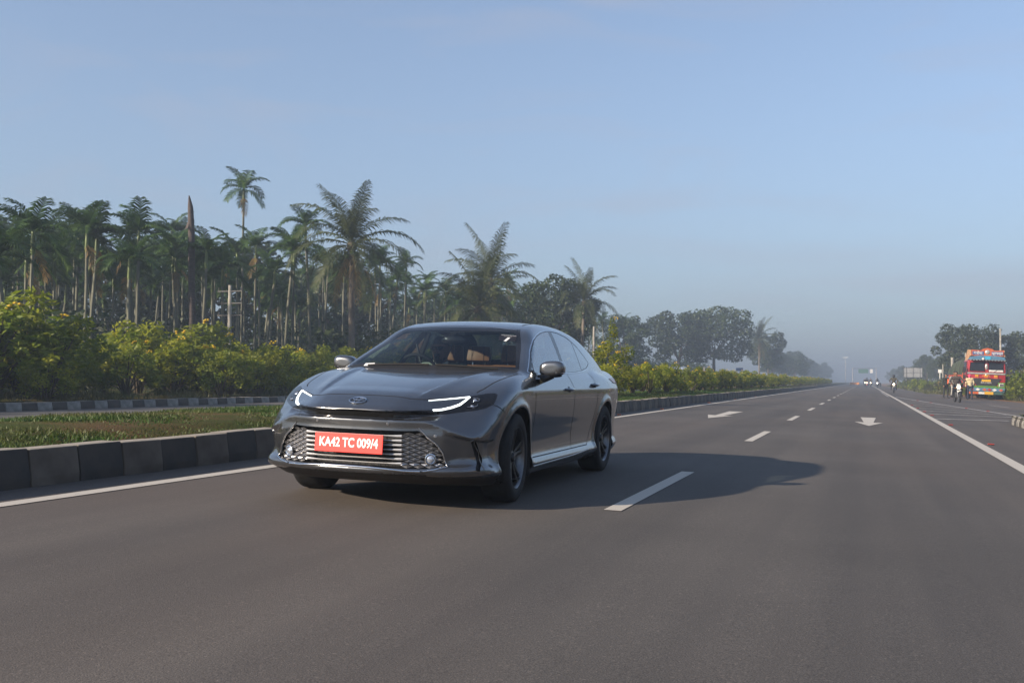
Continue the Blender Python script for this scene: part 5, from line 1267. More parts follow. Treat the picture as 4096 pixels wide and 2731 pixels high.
# ---- the driver, hands on the wheel, in the car's own frame
def driver():
    c = (-.36, 1.44, 1.165); J = dict(hl=(-.27, 1.40, .70), hr=(-.45, 1.40, .70), sl=(-.17, 1.52, .985), sr=(-.55, 1.52, .985), neck=(-.36, 1.49, 1.045), head=c, el=(-.10, 1.33, .80), er=(-.63, 1.30, .80), wl=(-.185, 1.07, .935), wr=(-.535, 1.07, .935),
                                       kl=(-.26, .98, .70), kr=(-.46, .98, .70), al=(-.26, .72, .52), ar=(-.46, .72, .52), tl=(-.26, .60, .50), tr=(-.46, .60, .50))
    pr = body_prims(J, 1, 2, 4, .45)+head_prims(c, (-.10, -1, -.02), 1, True)
    pr += hand_prims(J['wl'], (.0, -.75, .35), (-.6, -.2, -.4), 0, .8)+hand_prims(J['wr'], (.0, -.75, .35), (.6, -.2, -.4), 0, .8)
    me = person_mesh(pr, .0125, .03)
    o = finish_person(me, [SKIN, cloth('pale_green_shirt', (.30, .36, .30), .4, 30), DARK, HAIR, SHOE], 'driver with sunglasses, beard and pale shirt behind the steering wheel', (0, 0, 0), (0, 0, 0))
    o.matrix_world = car.matrix_basis
    g = MB()
    for sx in (-1, 1): g.ball((-.372+sx*.034, 1.352, 1.182), (.029, .010, .021), 10, 6)
    g.tube([(-.372-.066, 1.36, 1.190), (-.372-.030, 1.345, 1.192), (-.372+.030, 1.345, 1.192), (-.372+.066, 1.36, 1.190)], .005, 5)
    for sx in (-1, 1): g.tube([(-.372+sx*.066, 1.36, 1.190), (-.36+sx*.080, 1.45, 1.178)], .004, 5)
    g.build('sunglasses', GLOSSB, o, True)
    mb = MB()
    for sx in (-1, 1): mb.add([(-.36+sx*.012, 1.415, 1.035), (-.36+sx*.075, 1.44, 1.068), (-.36+sx*.085, 1.43, 1.030), (-.36+sx*.028, 1.40, 1.005)], [(0, 1, 2, 3)])
    mb.build('shirt_collar', WHITEP, o); return o
driver()
# ---- people on foot by the lorry
def standing(h=1.0, lean=0.0, arm=0.0, stride=.06, fwd=(0, -1, 0)):
    J = dict(hl=(.09, 0, .90), hr=(-.09, 0, .90), sl=(.19, -.02, 1.40), sr=(-.19, -.02, 1.40), neck=(0, -.01, 1.46), head=(0, -.03+lean, 1.60), el=(.25, .02, 1.14), er=(-.25, .02, 1.14), wl=(.24, -.10-arm, .92+arm*.6), wr=(-.24, -.10, .90),
             kl=(.10, -.03-stride, .49), kr=(-.10, -.02+stride, .49), al=(.105, -.02-stride, .09), ar=(-.105, .03+stride, .09), tl=(.125, -.15-stride, .035), tr=(-.125, -.10+stride, .035)); return J
def walker(J, face, mats, label, loc, rot, scarf=None, grp=None, sleeve=1.0):
    pr = body_prims(J, 1, 2, 4, sleeve)+head_prims(J['head'], face, 1, False, scarf)+hand_prims(J['wl'], (0, -.25, -1), (-1, 0, 0))+hand_prims(J['wr'], (0, -.25, -1), (1, 0, 0))
    return finish_person(person_mesh(pr, .019), mats, label, loc, rot, 'person', grp)
walker(standing(), (.0, -1, 0), [SKIN, cloth('cream_shirt', (.50, .42, .26), .15), cloth('navy_trousers', (.020, .026, .050)), HAIR, SHOE, cloth('pink_headcloth', (.60, .06, .16), .2)], 'man in cream shirt and pink headcloth standing in front of the lorry', road(6.68, 73.9), (0, 0, math.pi+.2), 5)
walker(standing(lean=-.02, arm=.10), (.3, -1, 0), [SKIN, cloth('dark_green_jacket', (.022, .028, .024)), cloth('charcoal_trousers', (.016, .016, .018)), HAIR, SHOE], 'man in dark clothes standing at the left flank of the lorry', road(5.42, 77.4), (0, 0, .6))
mb = MB().tube([(.12, -.12, 1.36), (.10, -.17, 1.20), (.04, -.18, 1.02)], [.05, .055, .04], 8); sc = mb.build('orange_scarf', cloth('orange_scarf', (.65, .13, .04), .2), None, True); sc.parent = bpy.data.objects['person.002'] if 'person.002' in bpy.data.objects else None
# ------------------------------------------------------------------ motorcycles with riders
LAMP_ON = pmat('headlamp_lit', (1, .95, .85), .3, emis=(1.0, .80, .50), estr=5.0); LAMP_W = pmat('headlamp_lit_white', (1, 1, 1), .3, emis=(1.0, .98, .95), estr=7.0)
STEEL = pmat('brushed_steel', (.35, .35, .36), .35, .9, var=.2, scale=30); ENG = pmat('engine_alloy', (.11, .11, .11), .5, .7, var=.3, scale=40)
def motorcycle(label, loc, rz, tank_mat, lamp, lean=0.0, grp='motorcycles with lit headlamps', cowl=None):
    m = empty('motorcycle', loc, (0, lean, rz)); tag(m, label, 'motorcycle', grp)
    def wheel(y):
        w = empty('wheel', (0, y, .30), (0, 0, 0), m)
        MB().lathe([(.235, -.035), (.27, -.048), (.295, -.035), (.302, 0), (.295, .035), (.27, .048), (.235, .035)], axis='x', n=24).build('tyre', RUBBER, w, True)
        MB().lathe([(.24, -.03), (.225, -.02), (.225, .02), (.24, .03)], axis='x', n=24).build('rim', STEEL, w, True)
        mb = MB(); mb.lathe([(0, -.05), (.05, -.05), (.05, .05), (0, .05)], axis='x', n=12)
        for k in range(6): a = k*math.pi/3; mb.tube([(0, 0, 0), (0, .23*math.cos(a), .23*math.sin(a))], .013, 5)
        mb.build('spokes', ENG, w, True)
    wheel(-.64); wheel(.64)
    mb = MB()
    for sx in (-.075, .075): mb.tube([(sx, -.64, .30), (sx, -.46, .74), (sx, -.40, .90)], [.022, .020, .018], 7)
    mb.tube([(-.09, -.42, .84), (.09, -.42, .84)], .02, 6).build('fork', STEEL, m, True)
    MB().lathe([(.34, -.06), (.345, 0), (.34, .06)], (0, -.64, .31), 'x', 16, rad(40), rad(165)).build('front_mudguard', tank_mat, m, True)
    MB().tube([(-.38, -.22, 1.00), (-.25, -.34, 1.02), (-.06, -.40, .94), (.06, -.40, .94), (.25, -.34, 1.02), (.38, -.22, 1.00)], .014, 7).build('handlebar', PLASTB, m, True)
    for sx in (-1, 1):
        mi = MB(); mi.tube([(sx*.26, -.33, 1.02), (sx*.36, -.36, 1.16)], .007, 5); mi.ball((sx*.38, -.36, 1.19), (.065, .012, .042), 10, 6); mi.build('mirror', PLASTB, m, True)
        MB().ball((sx*.17, -.46, .80), (.035, .04, .025), 8, 5).build('indicator', pmat('amber_lens', (.6, .2, .02), .3, var=.2, scale=40), m, True)
    hl = MB().lathe([(.03, .10), (.085, .06), (.10, .0), (.098, -.02)], (0, -.50, .84), 'y', 18); hl = hl.build('headlight', tank_mat, m, True)
    MB().lathe([(0, -.035), (.06, -.03), (.094, -.015)], (0, -.505, .84), 'y', 18).build('lamp_glass', lamp, hl, True)
    MB().box((0, -.50, .97), (.22, .08, .14), Euler((rad(25), 0, 0)).to_matrix(), (.7, .6)).build('front_cowl', cowl or tank_mat, m, True, .02)
    mb = MB(); mb.ball((0, -.12, .80), (.16, .30, .13), 14, 8); mb.build('fuel_tank', tank_mat, m, True)
    MB().box((0, .36, .80), (.24, .66, .09), None, (.85, .95)).build('saddle', PLASTB, m, True, .03)
    mb = MB(); mb.box((0, -.05, .42), (.28, .38, .30)); mb.tube([(0, -.18, .55), (0, -.30, .62)], .09, 8); mb.build('engine', ENG, m, True, .03)
    MB().tube([(.16, -.15, .30), (.18, .2, .27), (.19, .75, .36)], [.028, .035, .05], 8).build('exhaust', STEEL, m, True)
    mb = MB(); mb.tube([(0, -.38, .82), (0, .0, .62), (0, .30, .66), (0, .78, .78)], .028, 6); mb.tube([(-.11, .64, .30), (-.11, .45, .72)], .02, 5); mb.tube([(.11, .64, .30), (.11, .45, .72)], .02, 5); mb.tube([(-.30, .05, .32), (.30, .05, .32)], .014, 5); mb.build('frame', PLASTB, m, True)
    MB().lathe([(.34, -.06), (.345, 0), (.34, .06)], (0, .64, .31), 'x', 16, rad(20), rad(130)).build('rear_mudguard', PLASTB, m, True)
    MB().box((0, -.60, .62), (.20, .01, .10)).build('number_plate', WHITEP, m)
    return m
def rider_joints(back=0.0, arms=True):
    y = .22+back; J = dict(hl=(.10, y, .93), hr=(-.10, y, .93), sl=(.20, y-.08, 1.40), sr=(-.20, y-.08, 1.40), neck=(0, y-.08, 1.46), head=(0, y-.12, 1.61), kl=(.21, y-.42, .82), kr=(-.21, y-.42, .82), al=(.23, y-.20, .40), ar=(-.23, y-.20, .40), tl=(.24, y-.34, .33), tr=(-.24, y-.34, .33))
    if arms: J.update(el=(.36, y-.22, 1.18), er=(-.36, y-.22, 1.18), wl=(.33, y-.44, 1.05), wr=(-.33, y-.44, 1.05))
    else: J.update(el=(.30, y-.10, 1.14), er=(-.30, y-.10, 1.14), wl=(.20, y-.36, 1.0), wr=(-.20, y-.36, 1.0))
    return J
RIDER_ME = {}
def rider(key, mats, label, m, back=0.0, arms=True, helmet=False, grp=None):
    if key not in RIDER_ME:
        J = rider_joints(back, arms); pr = body_prims(J)+head_prims(J['head'], (0, -1, 0), 1)+hand_prims(J['wl'], (0, -1, -.1), (0, -.3, -1), 0, .9)+hand_prims(J['wr'], (0, -1, -.1), (0, -.3, -1), 0, .9)
        if helmet: c = Vector(J['head']); pr += [(tuple(c+Vector((0, .02, .02))), tuple(c+Vector((0, -.01, .04))), .125, .12, 3), (tuple(c+Vector((0, .0, -.06))), tuple(c+Vector((0, .02, -.05))), .10, .105, 3)]
        RIDER_ME[key] = person_mesh(pr, .019)
    me = RIDER_ME[key]
    if len(me.materials):                                                   # same pose again in other clothes
        me = me.copy()
        for i, m_ in enumerate(mats): me.materials[i] = m_
        mats = []
    return finish_person(me, mats, label, m.location, m.rotation_euler, 'person', grp)
BIKE_B = pmat('bike_black', (.02, .02, .022), .25, 0, .5, var=.2, scale=30, coat=.6); BIKE_W = pmat('bike_white', (.55, .55, .54), .3, 0, .5, var=.1, scale=30, coat=.6); BIKE_R = pmat('bike_red', (.35, .02, .02), .3, var=.1, scale=30, coat=.6)
brown = cloth('brown_jacket', (.055, .045, .042)); jean = cloth('dark_jeans', (.02, .022, .03)); grey = cloth('grey_shirt', (.25, .24, .23)); red_s = cloth('red_shawl', (.22, .02, .03)); olive = cloth('olive_jacket', (.06, .055, .035))
m1 = motorcycle('motorcycle carrying two people past the parked lorry, headlamp lit', road(4.92, 61.6), rad(6), BIKE_B, LAMP_ON, rad(-1), cowl=BIKE_W)
rider('front', [SKIN, brown, jean, HAIR, SHOE], 'bareheaded rider in brown jacket on the motorcycle nearest the lorry', m1)
rider('pillion', [SKIN, grey, cloth('white_trousers', (.4, .39, .36)), HAIR, SHOE], 'passenger in grey seated behind the rider nearest the lorry', m1, .36, False)
m2 = motorcycle('single motorcycle right of the edge line with lit headlamp', road(2.63, 103.5), 0, BIKE_B, LAMP_ON)
rider('helm', [SKIN, olive, jean, pmat('helmet_black', (.012, .012, .013), .3, var=.2, scale=20), SHOE], 'rider in olive jacket alone on the motorcycle right of the edge line', m2, helmet=True)
for i, (x, y, lamp, lab, lab2) in enumerate([(.02, 215, LAMP_ON, 'leftmost motorcycle of the distant bunch on the road', 'rider on the leftmost distant motorcycle'), (.34, 190, LAMP_ON, 'foremost motorcycle of the distant bunch on the road', 'rider on the foremost motorcycle of the distant bunch'),
                                             (1.05, 205, LAMP_ON, 'third motorcycle of the distant bunch, right of the foremost', 'rider on the third motorcycle of the distant bunch'), (2.2, 200, LAMP_W, 'distant motorcycle with a bright white headlamp by the edge line', 'rider in dark clothes behind the bright white headlamp')]):
    mm = motorcycle(lab, road(x, y), rad(random.uniform(-3, 3)), BIKE_B if i != 1 else BIKE_R, lamp); rider('helm' if i % 2 else 'front', [SKIN, DARK if i % 2 else brown, jean, HAIR, SHOE], lab2, mm, helmet=bool(i % 2))
# ------------------------------------------------------------------ painted lorry parked on the verge
def lorry():
    t = empty('painted_lorry', (8.05, 78.0, -.21), (0, rad(2.0), rad(4))); tag(t, 'red painted lorry with blue visor and ornate headboard parked on the verge', 'truck')
    RED = pmat('lorry_red', (.33, .022, .028), .35, var=.2, scale=6, coat=.4); BLUE = pmat('lorry_blue', (.07, .17, .27), .45, var=.25, scale=9); GREEN = pmat('lorry_green', (.08, .19, .03), .45, var=.25, scale=9); SILV = pmat('lorry_silver', (.5, .49, .47), .4, .6, var=.2, scale=9)
    ORN = pmat('lorry_orange', (.45, .10, .035), .5, var=.25, scale=9); YEL = pmat('lorry_yellow', (.55, .31, .02), .5, var=.1, scale=9); CREAM = pmat('lorry_cream', (.38, .30, .18), .6, var=.3, scale=4, var2=(.45, .16, .06)); GLS = pmat('lorry_windscreen', (.020, .024, .035), .12, 0, .5, var=.3, scale=3); BLK = pmat('lorry_black', (.02, .02, .022), .6, var=.3, scale=12)
    TARP = pmat('tarpaulin', (.05, .065, .04), .8, var=.35, scale=1.6, bump=.6, bscale=3); WDW = pmat('white_board', (.55, .55, .53), .6, var=.2, scale=9)
    cab = MB(); cab.prism([(-1.22, .85), (1.22, .85), (1.25, 1.45), (1.25, 1.95), (1.20, 2.72), (1.08, 2.82), (-1.08, 2.82), (-1.20, 2.72), (-1.25, 1.95), (-1.25, 1.45)], 0, 1.75, 'y'); cab = cab.build('cab', RED, t, True, .04)
    for sx in (-1, 1):
        o = MB().prism([(sx*.13, 1.96), (sx*1.10, 1.96), (sx*1.07, 2.62), (sx*.13, 2.66)], -.02, .03, 'y').build('windscreen_pane', GLS, cab)
        MB().tube([(sx*.13, -.03, 1.96), (sx*1.10, -.03, 1.96), (sx*1.07, -.03, 2.62), (sx*.13, -.03, 2.66)], .03, 6, closed=True).build('window_frame', RED, o, True)
        MB().tube([(sx*.5, -.05, 1.96), (sx*.95, -.06, 2.30)], .012, 5).build('wiper', BLK, cab)
        MB().box((sx*1.0, -.01, 1.02), (.46, .10, .44)).build('headlight_panel', GREEN, t, False, .02)
        h = MB().box((sx*.98, -.075, 1.06), (.30, .06, .22)).build('headlight', WDW, t, False, .03); MB().box((sx*.98, -.108, 1.06), (.22, .02, .15)).build('lens', STEEL, h)
        mi = MB(); mi.tube([(sx*1.22, .1, 2.3), (sx*1.48, -.16, 2.2), (sx*1.48, -.16, 1.6)], .015, 5); mi.box((sx*1.48, -.18, 2.05), (.20, .05, .42)); mi.box((sx*1.46, -.18, 1.55), (.18, .05, .26)); mi.build('side_mirror', BLK, t, True)
        MB().prism([(.35, 1.95), (1.25, 1.95), (1.25, 2.60), (.45, 2.60)], sx*1.235, sx*1.262, 'x').build('door_window', GLS, cab)
        MB().tube([(sx*1.26, .25, 1.0), (sx*1.27, .25, 1.9), (sx*1.25, .30, 2.65), (sx*1.25, 1.45, 2.65), (sx*1.27, 1.45, 1.0)], .014, 5).build('door_seam', BLK, cab)
    MB().prism([(-.12, 1.93), (.12, 1.93), (.30, 1.60), (-.30, 1.60)], -.035, .02, 'y').build('centre_ornament', ORN, t); MB().ball((0, -.03, 2.32), (.09, .03, .22), 12, 8).build('centre_medallion', SILV, t, True); MB().ball((0, -.05, 1.75), (.07, .03, .08), 10, 6).build('centre_boss', SILV, t, True)
    MB().box((.62, -.03, 2.04), (.92, .03, .13)).build('sun_strip', WDW, t); MB().box((0, -.03, 1.84), (2.46, .08, .12)).build('silver_band', SILV, t, False, .02)
    for x in (-.62, 0, .62):
        MB().box((x, -.04, 1.68), (.22, .06, .11)).build('marker_lamp', YEL, t, False, .015); MB().box((x, -.03, 1.56), (.26, .05, .12)).build('red_badge', ORN, t, False, .015)
    MB().prism([(-.98, 1.50), (.98, 1.50), (.62, .98), (-.62, .98)], -.05, .0, 'y').build('radiator_grille', BLK, t); MB().box((0, -.01, .90), (1.5, .08, .16)).build('lower_panel', GREEN, t, False, .02)
    tm = link('grille_lettering', text_mesh('EICHER', .17, bold=.006), t, SILV); tm.rotation_euler = (rad(90), 0, 0); tm.location = (0, -.058, 1.20); tm.scale = (1.25, 1, 1); MB().box((0, -.075, 1.34), (.60, .02, .16)).build('yellow_garland', YEL, t, False, .02)
    bp = MB().box((0, -.10, .70), (2.40, .16, .26)).build('bumper', BLUE, t, False, .02); bt = [(-.95, RED), (-.55, WDW), (-.12, ORN), (.20, RED), (.52, WDW), (.95, ORN)]
    for x, m_ in bt: MB().prism([(x-.16, .70), (x, .80), (x+.16, .70), (x, .60)], -.20, -.175, 'y').build('bumper_ornament', m_, bp)
    MB().box((-.85, -.10, .46), (.70, .10, .16)).build('lower_bumper', ORN, t); MB().box((-.30, -.10, .46), (.38, .10, .16)).build('lower_bumper', WDW, t); MB().box((.18, -.12, .47), (.56, .10, .20)).build('number_plate', YEL, t); MB().box((.80, -.10, .46), (.66, .10, .16)).build('lower_bumper', pmat('lorry_teal', (.04, .09, .08), .5, var=.2, scale=9), t)
    vis = MB(); vis.prism([(-1.16, 2.80), (1.16, 2.80), (1.10, 3.0), (.55, 3.10), (-.55, 3.10), (-1.10, 3.0)], -.42, .5, 'y'); vis = vis.build('visor', BLUE, t, False, .02)
    for k in range(12): MB().prism([(-1.10+.2*k-.09, 2.80), (-1.10+.2*k, 2.73), (-1.10+.2*k+.09, 2.80)], -.42, -.39, 'y').build('fringe', SILV, vis)
    MB().box((0, -.44, 2.93), (.36, .04, .22)).build('visor_panel', pmat('lorry_sky_blue', (.05, .33, .52), .4, var=.2, scale=9), vis); MB().lathe([(0, -.09), (.06, -.07), (.085, 0)], (-.30, -.44, 2.86), 'y', 12).build('spot_lamp', WDW, vis, True)
    hb = MB().prism([(-1.02, 3.08), (1.02, 3.08), (1.06, 3.50), (.45, 3.46), (.28, 3.58), (0, 3.64), (-.28, 3.58), (-.45, 3.46), (-1.06, 3.50)], -.30, -.22, 'y').build('headboard', ORN, t)
    for x in (-.62, .62): MB().box((x, -.315, 3.27), (.74, .02, .25)).build('name_board', pmat('lorry_deep_blue', (.05, .08, .22), .5, var=.2, scale=9), hb)
    for x, s in ((-.62, 'करीना'), (.62, 'प्रसन्न')):
        tx = link('name_lettering', text_mesh(s, .25, bold=.006), hb, WDW); tx.rotation_euler = (rad(90), 0, 0); tx.location = (x, -.330, 3.26)
    MB().lathe([(0, -.34), (.12, -.33), (.16, -.31), (.17, -.29)], (0, 0, 3.34), 'y', 18).build('roundel', SILV, hb, True)
    for sx in (-1, 1): MB().prism([(-.28, 3.06), (.0, 3.50), (.75, 3.52), (1.55, 3.0), (1.75, 2.75), (.4, 2.8)], sx*1.06, sx*1.14, 'x').build('side_board', CREAM, t)
    MB().box((0, .8, 3.04), (2.1, 1.4, .1)).build('roof_rack', CREAM, t)
    bed = MB().box((0, 5.4, 1.52), (2.44, 6.6, .74)).build('cargo_bed', ORN, t, False, .02)
    for sx in (-1, 1):
        for k in range(8): MB().box((sx*1.235, 2.3+.86*k, 1.52), (.05, .09, .76)).build('bed_post', RED, bed)
        MB().box((sx*1.24, 5.4, 1.52), (.03, 6.5, .10)).build('bed_rail', CREAM, bed)
    V = []; Fc = []; n = 15; R9 = random.Random(2)
    for j in range(n):
        y = 2.15+6.5*j/(n-1); e = math.sin(math.pi*min(1, max(0, .12+.76*j/(n-1))))**.5
        for x, z in ((-1.26, 1.75), (-1.27, 2.2), (-1.08, 2.75), (-.55, 3.05), (0, 3.12), (.55, 3.05), (1.08, 2.75), (1.27, 2.2), (1.26, 1.75)): V.append((x, y, 1.75+(z-1.75)*e*(1+R9.uniform(-.05, .05))))
    for j in range(n-1):
        for i in range(8): Fc.append((j*9+i, j*9+i+1, j*9+9+i+1, j*9+9+i))
    ld = MB().add(V, Fc+[tuple(range(9)), tuple(range((n-1)*9+8, (n-1)*9-1, -1))]).build('tarpaulin_load', TARP, t, True)
    for k in range(3): y = 3.2+2.0*k; MB().tube([(x*1.01, y+.2*math.sin(x*2), 1.75+(z-1.75)*1.04) for x, z in ((-1.27, 1.75), (-1.29, 2.2), (-1.10, 2.75), (-.55, 3.07), (0, 3.14), (.55, 3.07), (1.10, 2.75), (1.29, 2.2), (1.27, 1.75))], .016, 5).build('rope', BLK, ld)
    MB().box((0, 4.2, .92), (.9, 8.2, .22)).build('chassis', BLK, t)
    for y, ws in ((.95, (1.0,)), (6.3, (.80, 1.08)), (7.5, (.80, 1.08))):
        for sx in (-1, 1):
            w = empty('wheel', (0, y, .50), (0, 0, 0), t)
            for x in ws: MB().lathe([(.27, -.12), (.42, -.13), (.49, -.10), (.50, 0), (.49, .10), (.42, .13), (.27, .12)], (sx*x, 0, 0), 'x', 26).build('tyre', RUBBER, w, True)
            MB().lathe([(.0, .08), (.10, .08), (.12, .02), (.22, .0), (.28, .10)], (sx*ws[-1], 0, 0), 'x', 18).build('rim', ORN, w, True)
    MB().box((0, .5, .78), (2.2, 1.2, .06)).build('step_plate', BLK, t)
lorry()
# ------------------------------------------------------------------ white car on the opposite carriageway, half hidden by the shrubs
def white_suv():
    t = empty('white_car', (-12.0, 69.5, gz(-12.0)), (0, 0, math.pi)); tag(t, 'white car on the opposite carriageway half hidden by the median shrubs', 'car')
    prof_t = pchip([-.80, -.70, -.2, .35, .55, 1.05, 1.3, 2.2, 3.0, 3.35, 3.52, 3.6], [.75, .88, .98, 1.08, 1.12, 1.62, 1.70, 1.73, 1.68, 1.60, 1.1, .9])
    def f(x, y, z):
        ax = np.abs(x); w = .88-.20*sstep(z, .98, 1.75)-.10*sstep(-y, .3, .8)-.06*sstep(y, 3.0, 3.6); a = smax(ax-w, z-(prof_t(y)-.06*ax**2), .08); a = smax(a, np.abs(y-1.4)-2.2, .12); return smax(a, .22-z, .05)
    V, Q = surface_net(f, (-1, -1, .1), (1, 3.8, 1.9), .045); V = project_to(f, V); me = fast_mesh('body', V, Q, True)
    c = V[Q].mean(1); win = (c[:, 2] > 1.08) & (c[:, 2] < 1.56) & (((np.abs(c[:, 0]) > .60) & (c[:, 1] > .75) & (c[:, 1] < 3.1)) | ((np.abs(c[:, 0]) < .62) & ((c[:, 1] < 1.1) | (c[:, 1] > 3.2))))
    me.polygons.foreach_set('material_index', np.zeros(len(Q), np.int32)); body_f = Q[~win]; link('body', fast_mesh('body', V, body_f, True), t, pmat('white_car_paint', (.62, .63, .64), .3, 0, .5, var=.06, scale=8, coat=1.0)); link('windows', fast_mesh('windows', V, Q[win], True), t, GLOSSB)
    for y in (0, 2.7):
        for sx in (-1, 1):
            w = empty('wheel', (sx*.78, y, .33), (0, 0, 0), t); MB().lathe([(.2, -.1), (.30, -.11), (.33, -.07), (.33, .07), (.30, .11), (.2, .1)], axis='x', n=22).build('tyre', RUBBER, w, True); MB().lathe([(0, .09*sx), (.12, .08*sx), (.21, .10*sx)], axis='x', n=16).build('rim', STEEL, w, True)
    for sx in (-1, 1): MB().ball((sx*.66, 3.50, .98), (.14, .06, .16), 10, 6).build('tail_lamp', TAILR, t, True); MB().ball((sx*.62, -.72, .80), (.18, .06, .09), 10, 6).build('headlight', LAMPGL, t, True); MB().tube([(sx*.56, 1.3, 1.74), (sx*.56, 3.0, 1.71)], .02, 6).build('roof_rail', STEEL, t, True)
white_suv()
# ------------------------------------------------------------------ signs, poles, posts
CONC = pmat('concrete_pole', (.33, .31, .27), .9, var=.3, scale=3, bump=.3, bscale=20); SIGNB = pmat('sign_back', (.24, .25, .26), .6, .2, var=.12, scale=2); PB = pmat('post_black', (.02, .02, .02), .6, var=.2, scale=10); PW = pmat('post_white', (.62, .62, .60), .6, var=.1, scale=10); SGREEN = pmat('sign_green', (.02, .09, .05), .5, var=.1, scale=3)
def sign_back():
    t = empty('road_sign', (0, 0, 0)); tag(t, 'back of a large grey road sign on black and white banded posts', 'sign'); y = 192; xs = (7.0, 9.25)
    for x in xs:
        z0 = gz(x)-.1; p = empty('sign_post', (x, y, z0), (0, 0, 0), t)
        for k in range(8): MB().tube([(0, 0, .26*k), (0, 0, .26*k+.26)], .075, 10).build('band', PW if k % 2 == 0 else PB, p, True)
        MB().tube([(0, 0, 2.08), (0, 0, 3.95)], .075, 10).build('upper_post', PB, p, True)
    zb = gz(8)-.1
    MB().box((8.05, y-.12, zb+3.0), (3.1, .03, 1.75)).build('sign_panel', SIGNB, t)
    for x in (6.55, 7.0, 8.12, 9.25): MB().box((x, y-.155, zb+3.0), (.06, .04, 1.75)).build('back_rib', PB, t)
    for z in (2.14, 2.95, 3.85): MB().box((8.05, y-.15, zb+z), (3.1, .03, .05)).build('back_rail', PB, t)
sign_back()
def box_post():
    x, y = 8.6, 132; t = empty('marker_post', (x, y, gz(x)), (0, 0, 0)); tag(t, 'thin white post with a yellow box and a small white board on top', 'post')
    MB().tube([(0, 0, 0), (0, 0, 2.5)], .05, 8).build('pole', PW, t, True); MB().box((0, -.08, 1.05), (.46, .24, .48)).build('yellow_box', pmat('box_yellow', (.62, .36, .02), .5, var=.15, scale=6), t, False, .02); MB().box((0, -.06, 2.55), (.40, .06, .42)).build('small_board', PW, t, False, .01)
box_post()
def pole(x, y, h, r, label, lean=(0, 0), grp='concrete poles', arms=0):
    t = empty('concrete_pole', (x, y, gz(x)-.1), (lean[0], lean[1], 0)); tag(t, label, 'pole', grp); MB().tube([(0, 0, 0), (0, 0, h)], [r, r*.7], 8).build('shaft', CONC, t, True)
    for k in range(arms): MB().box((0, 0, h-.25-.5*k), (1.2, .05, .05)).build('cross_arm', PB, t); [MB().tube([(sx, 0, h-.22-.5*k), (sx, 0, h-.10-.5*k)], .022, 6).build('insulator', PB, t, True) for sx in (-.55, .55)]
    return t
pole(12.62, 77.0, 9.0, .17, 'thick leaning concrete pole at the right edge of the picture', (0, rad(3.0)))
pole(9.6, 126, 4.2, .20, 'thick short concrete pole rising left of the lorry', (0, rad(-1)))
pole(9.35, 138, 3.6, .09, 'thin concrete post between marker post and lorry')
pole(10.6, 122, 4.6, .10, 'thin concrete post above the tarpaulin of the lorry')
pole(13.9, 120, 7.2, .12, 'concrete pole showing above the headboard of the lorry')
pole(-24.8, 35.2, 4.5, .10, 'grey electric pole with three cross arms in the left grove', (0, 0), 'concrete poles', 3)
pole(-23.4, 89, 5.6, .12, 'pale electric pole just right of the car roof')
for i, px in enumerate((.191, .170, .166, .150, .143, .131, .125, .115)):
    y = 22.5/px; t = empty('fence_post', (-22.5, y, gz(-22.5)-.1), (0, rad(R_.uniform(-3, 3)), 0)); tag(t, 'pale stone fence post under the trees left of the road', 'post', 'stone fence posts'); MB().box((0, 0, 1.3), (.16, .14, R_.uniform(2.4, 3.2)), None, (.8, .8)).build('shaft', CONC, t)
# rusty trunk cut by the right edge of the picture
t = empty('bare_trunk', (12.05, 74.0, gz(12))); tag(t, 'reddish brown bare trunk cut off by the right edge of the picture', 'tree trunk'); MB().tube([(.15, 0, 0), (.13, 0, 3), (.1, 0, 6.2)], [.16, .14, .12], 9).build('trunk', pmat('rusty_bark', (.17, .075, .05), .9, var=.4, scale=5, bump=.5, bscale=14), t, True)
def gantry():
    t = empty('sign_gantry', (0, 420, 0)); tag(t, 'overhead road sign gantry faint in the haze', 'sign gantry')
    for x in (-4.6, 4.2): MB().tube([(x, 0, gz(x)), (x, 0, 6.4)], .16, 8).build('gantry_post', STEEL, t, True)
    MB().tube([(-4.6, 0, 6.3), (4.2, 0, 6.3)], .15, 8).build('gantry_beam', STEEL, t, True); MB().box((-.6, -.2, 5.2), (3.6, .08, 1.6)).build('sign_panel', SGREEN, t); MB().box((2.4, -.2, 5.2), (1.1, .08, 1.5)).build('sign_panel', PW, t)
gantry()
t = empty('lamp_mast', (-9, 520, .4)); tag(t, 'tall thin lamp mast fading in the haze', 'lamp post'); MB().tube([(0, 0, 0), (0, 0, 12.5)], [.18, .1], 8).build('mast', STEEL, t, True); MB().box((0, 0, 12.5), (2.6, .4, .3)).build('lamp_head', PW, t, False, .05)
t = empty('barrier', (-2.4, 260, -.05)); tag(t, 'low orange barrier across the far lane', 'barrier'); MB().box((0, 0, .6), (2.2, .3, .55)).build('board', pmat('barrier_orange', (.55, .22, .06), .6, var=.2, scale=3), t, False, .03); [MB().box((x, 0, .2), (.1, .4, .5)).build('leg', PB, t) for x in (-.9, .9)]
t = empty('blue_board', (-22, 190, gz(-22))); tag(t, 'small blue roadside board above the median shrubs', 'sign'); MB().tube([(0, 0, 0), (0, 0, 2.6)], .05, 6).build('post', STEEL, t, True); MB().box((0, -.06, 2.75), (1.3, .04, .6)).build('panel', pmat('board_blue', (.03, .13, .42), .5, var=.1, scale=3), t)
t = empty('oil_drum', road(3.0, 232)); tag(t, 'small black drum standing on the distant shoulder', 'drum'); MB().lathe([(0, 0), (.3, 0), (.31, .3), (.3, .32), (.31, .6), (.3, .9), (0, .9)], n=14).build('shell', PB, t, True)
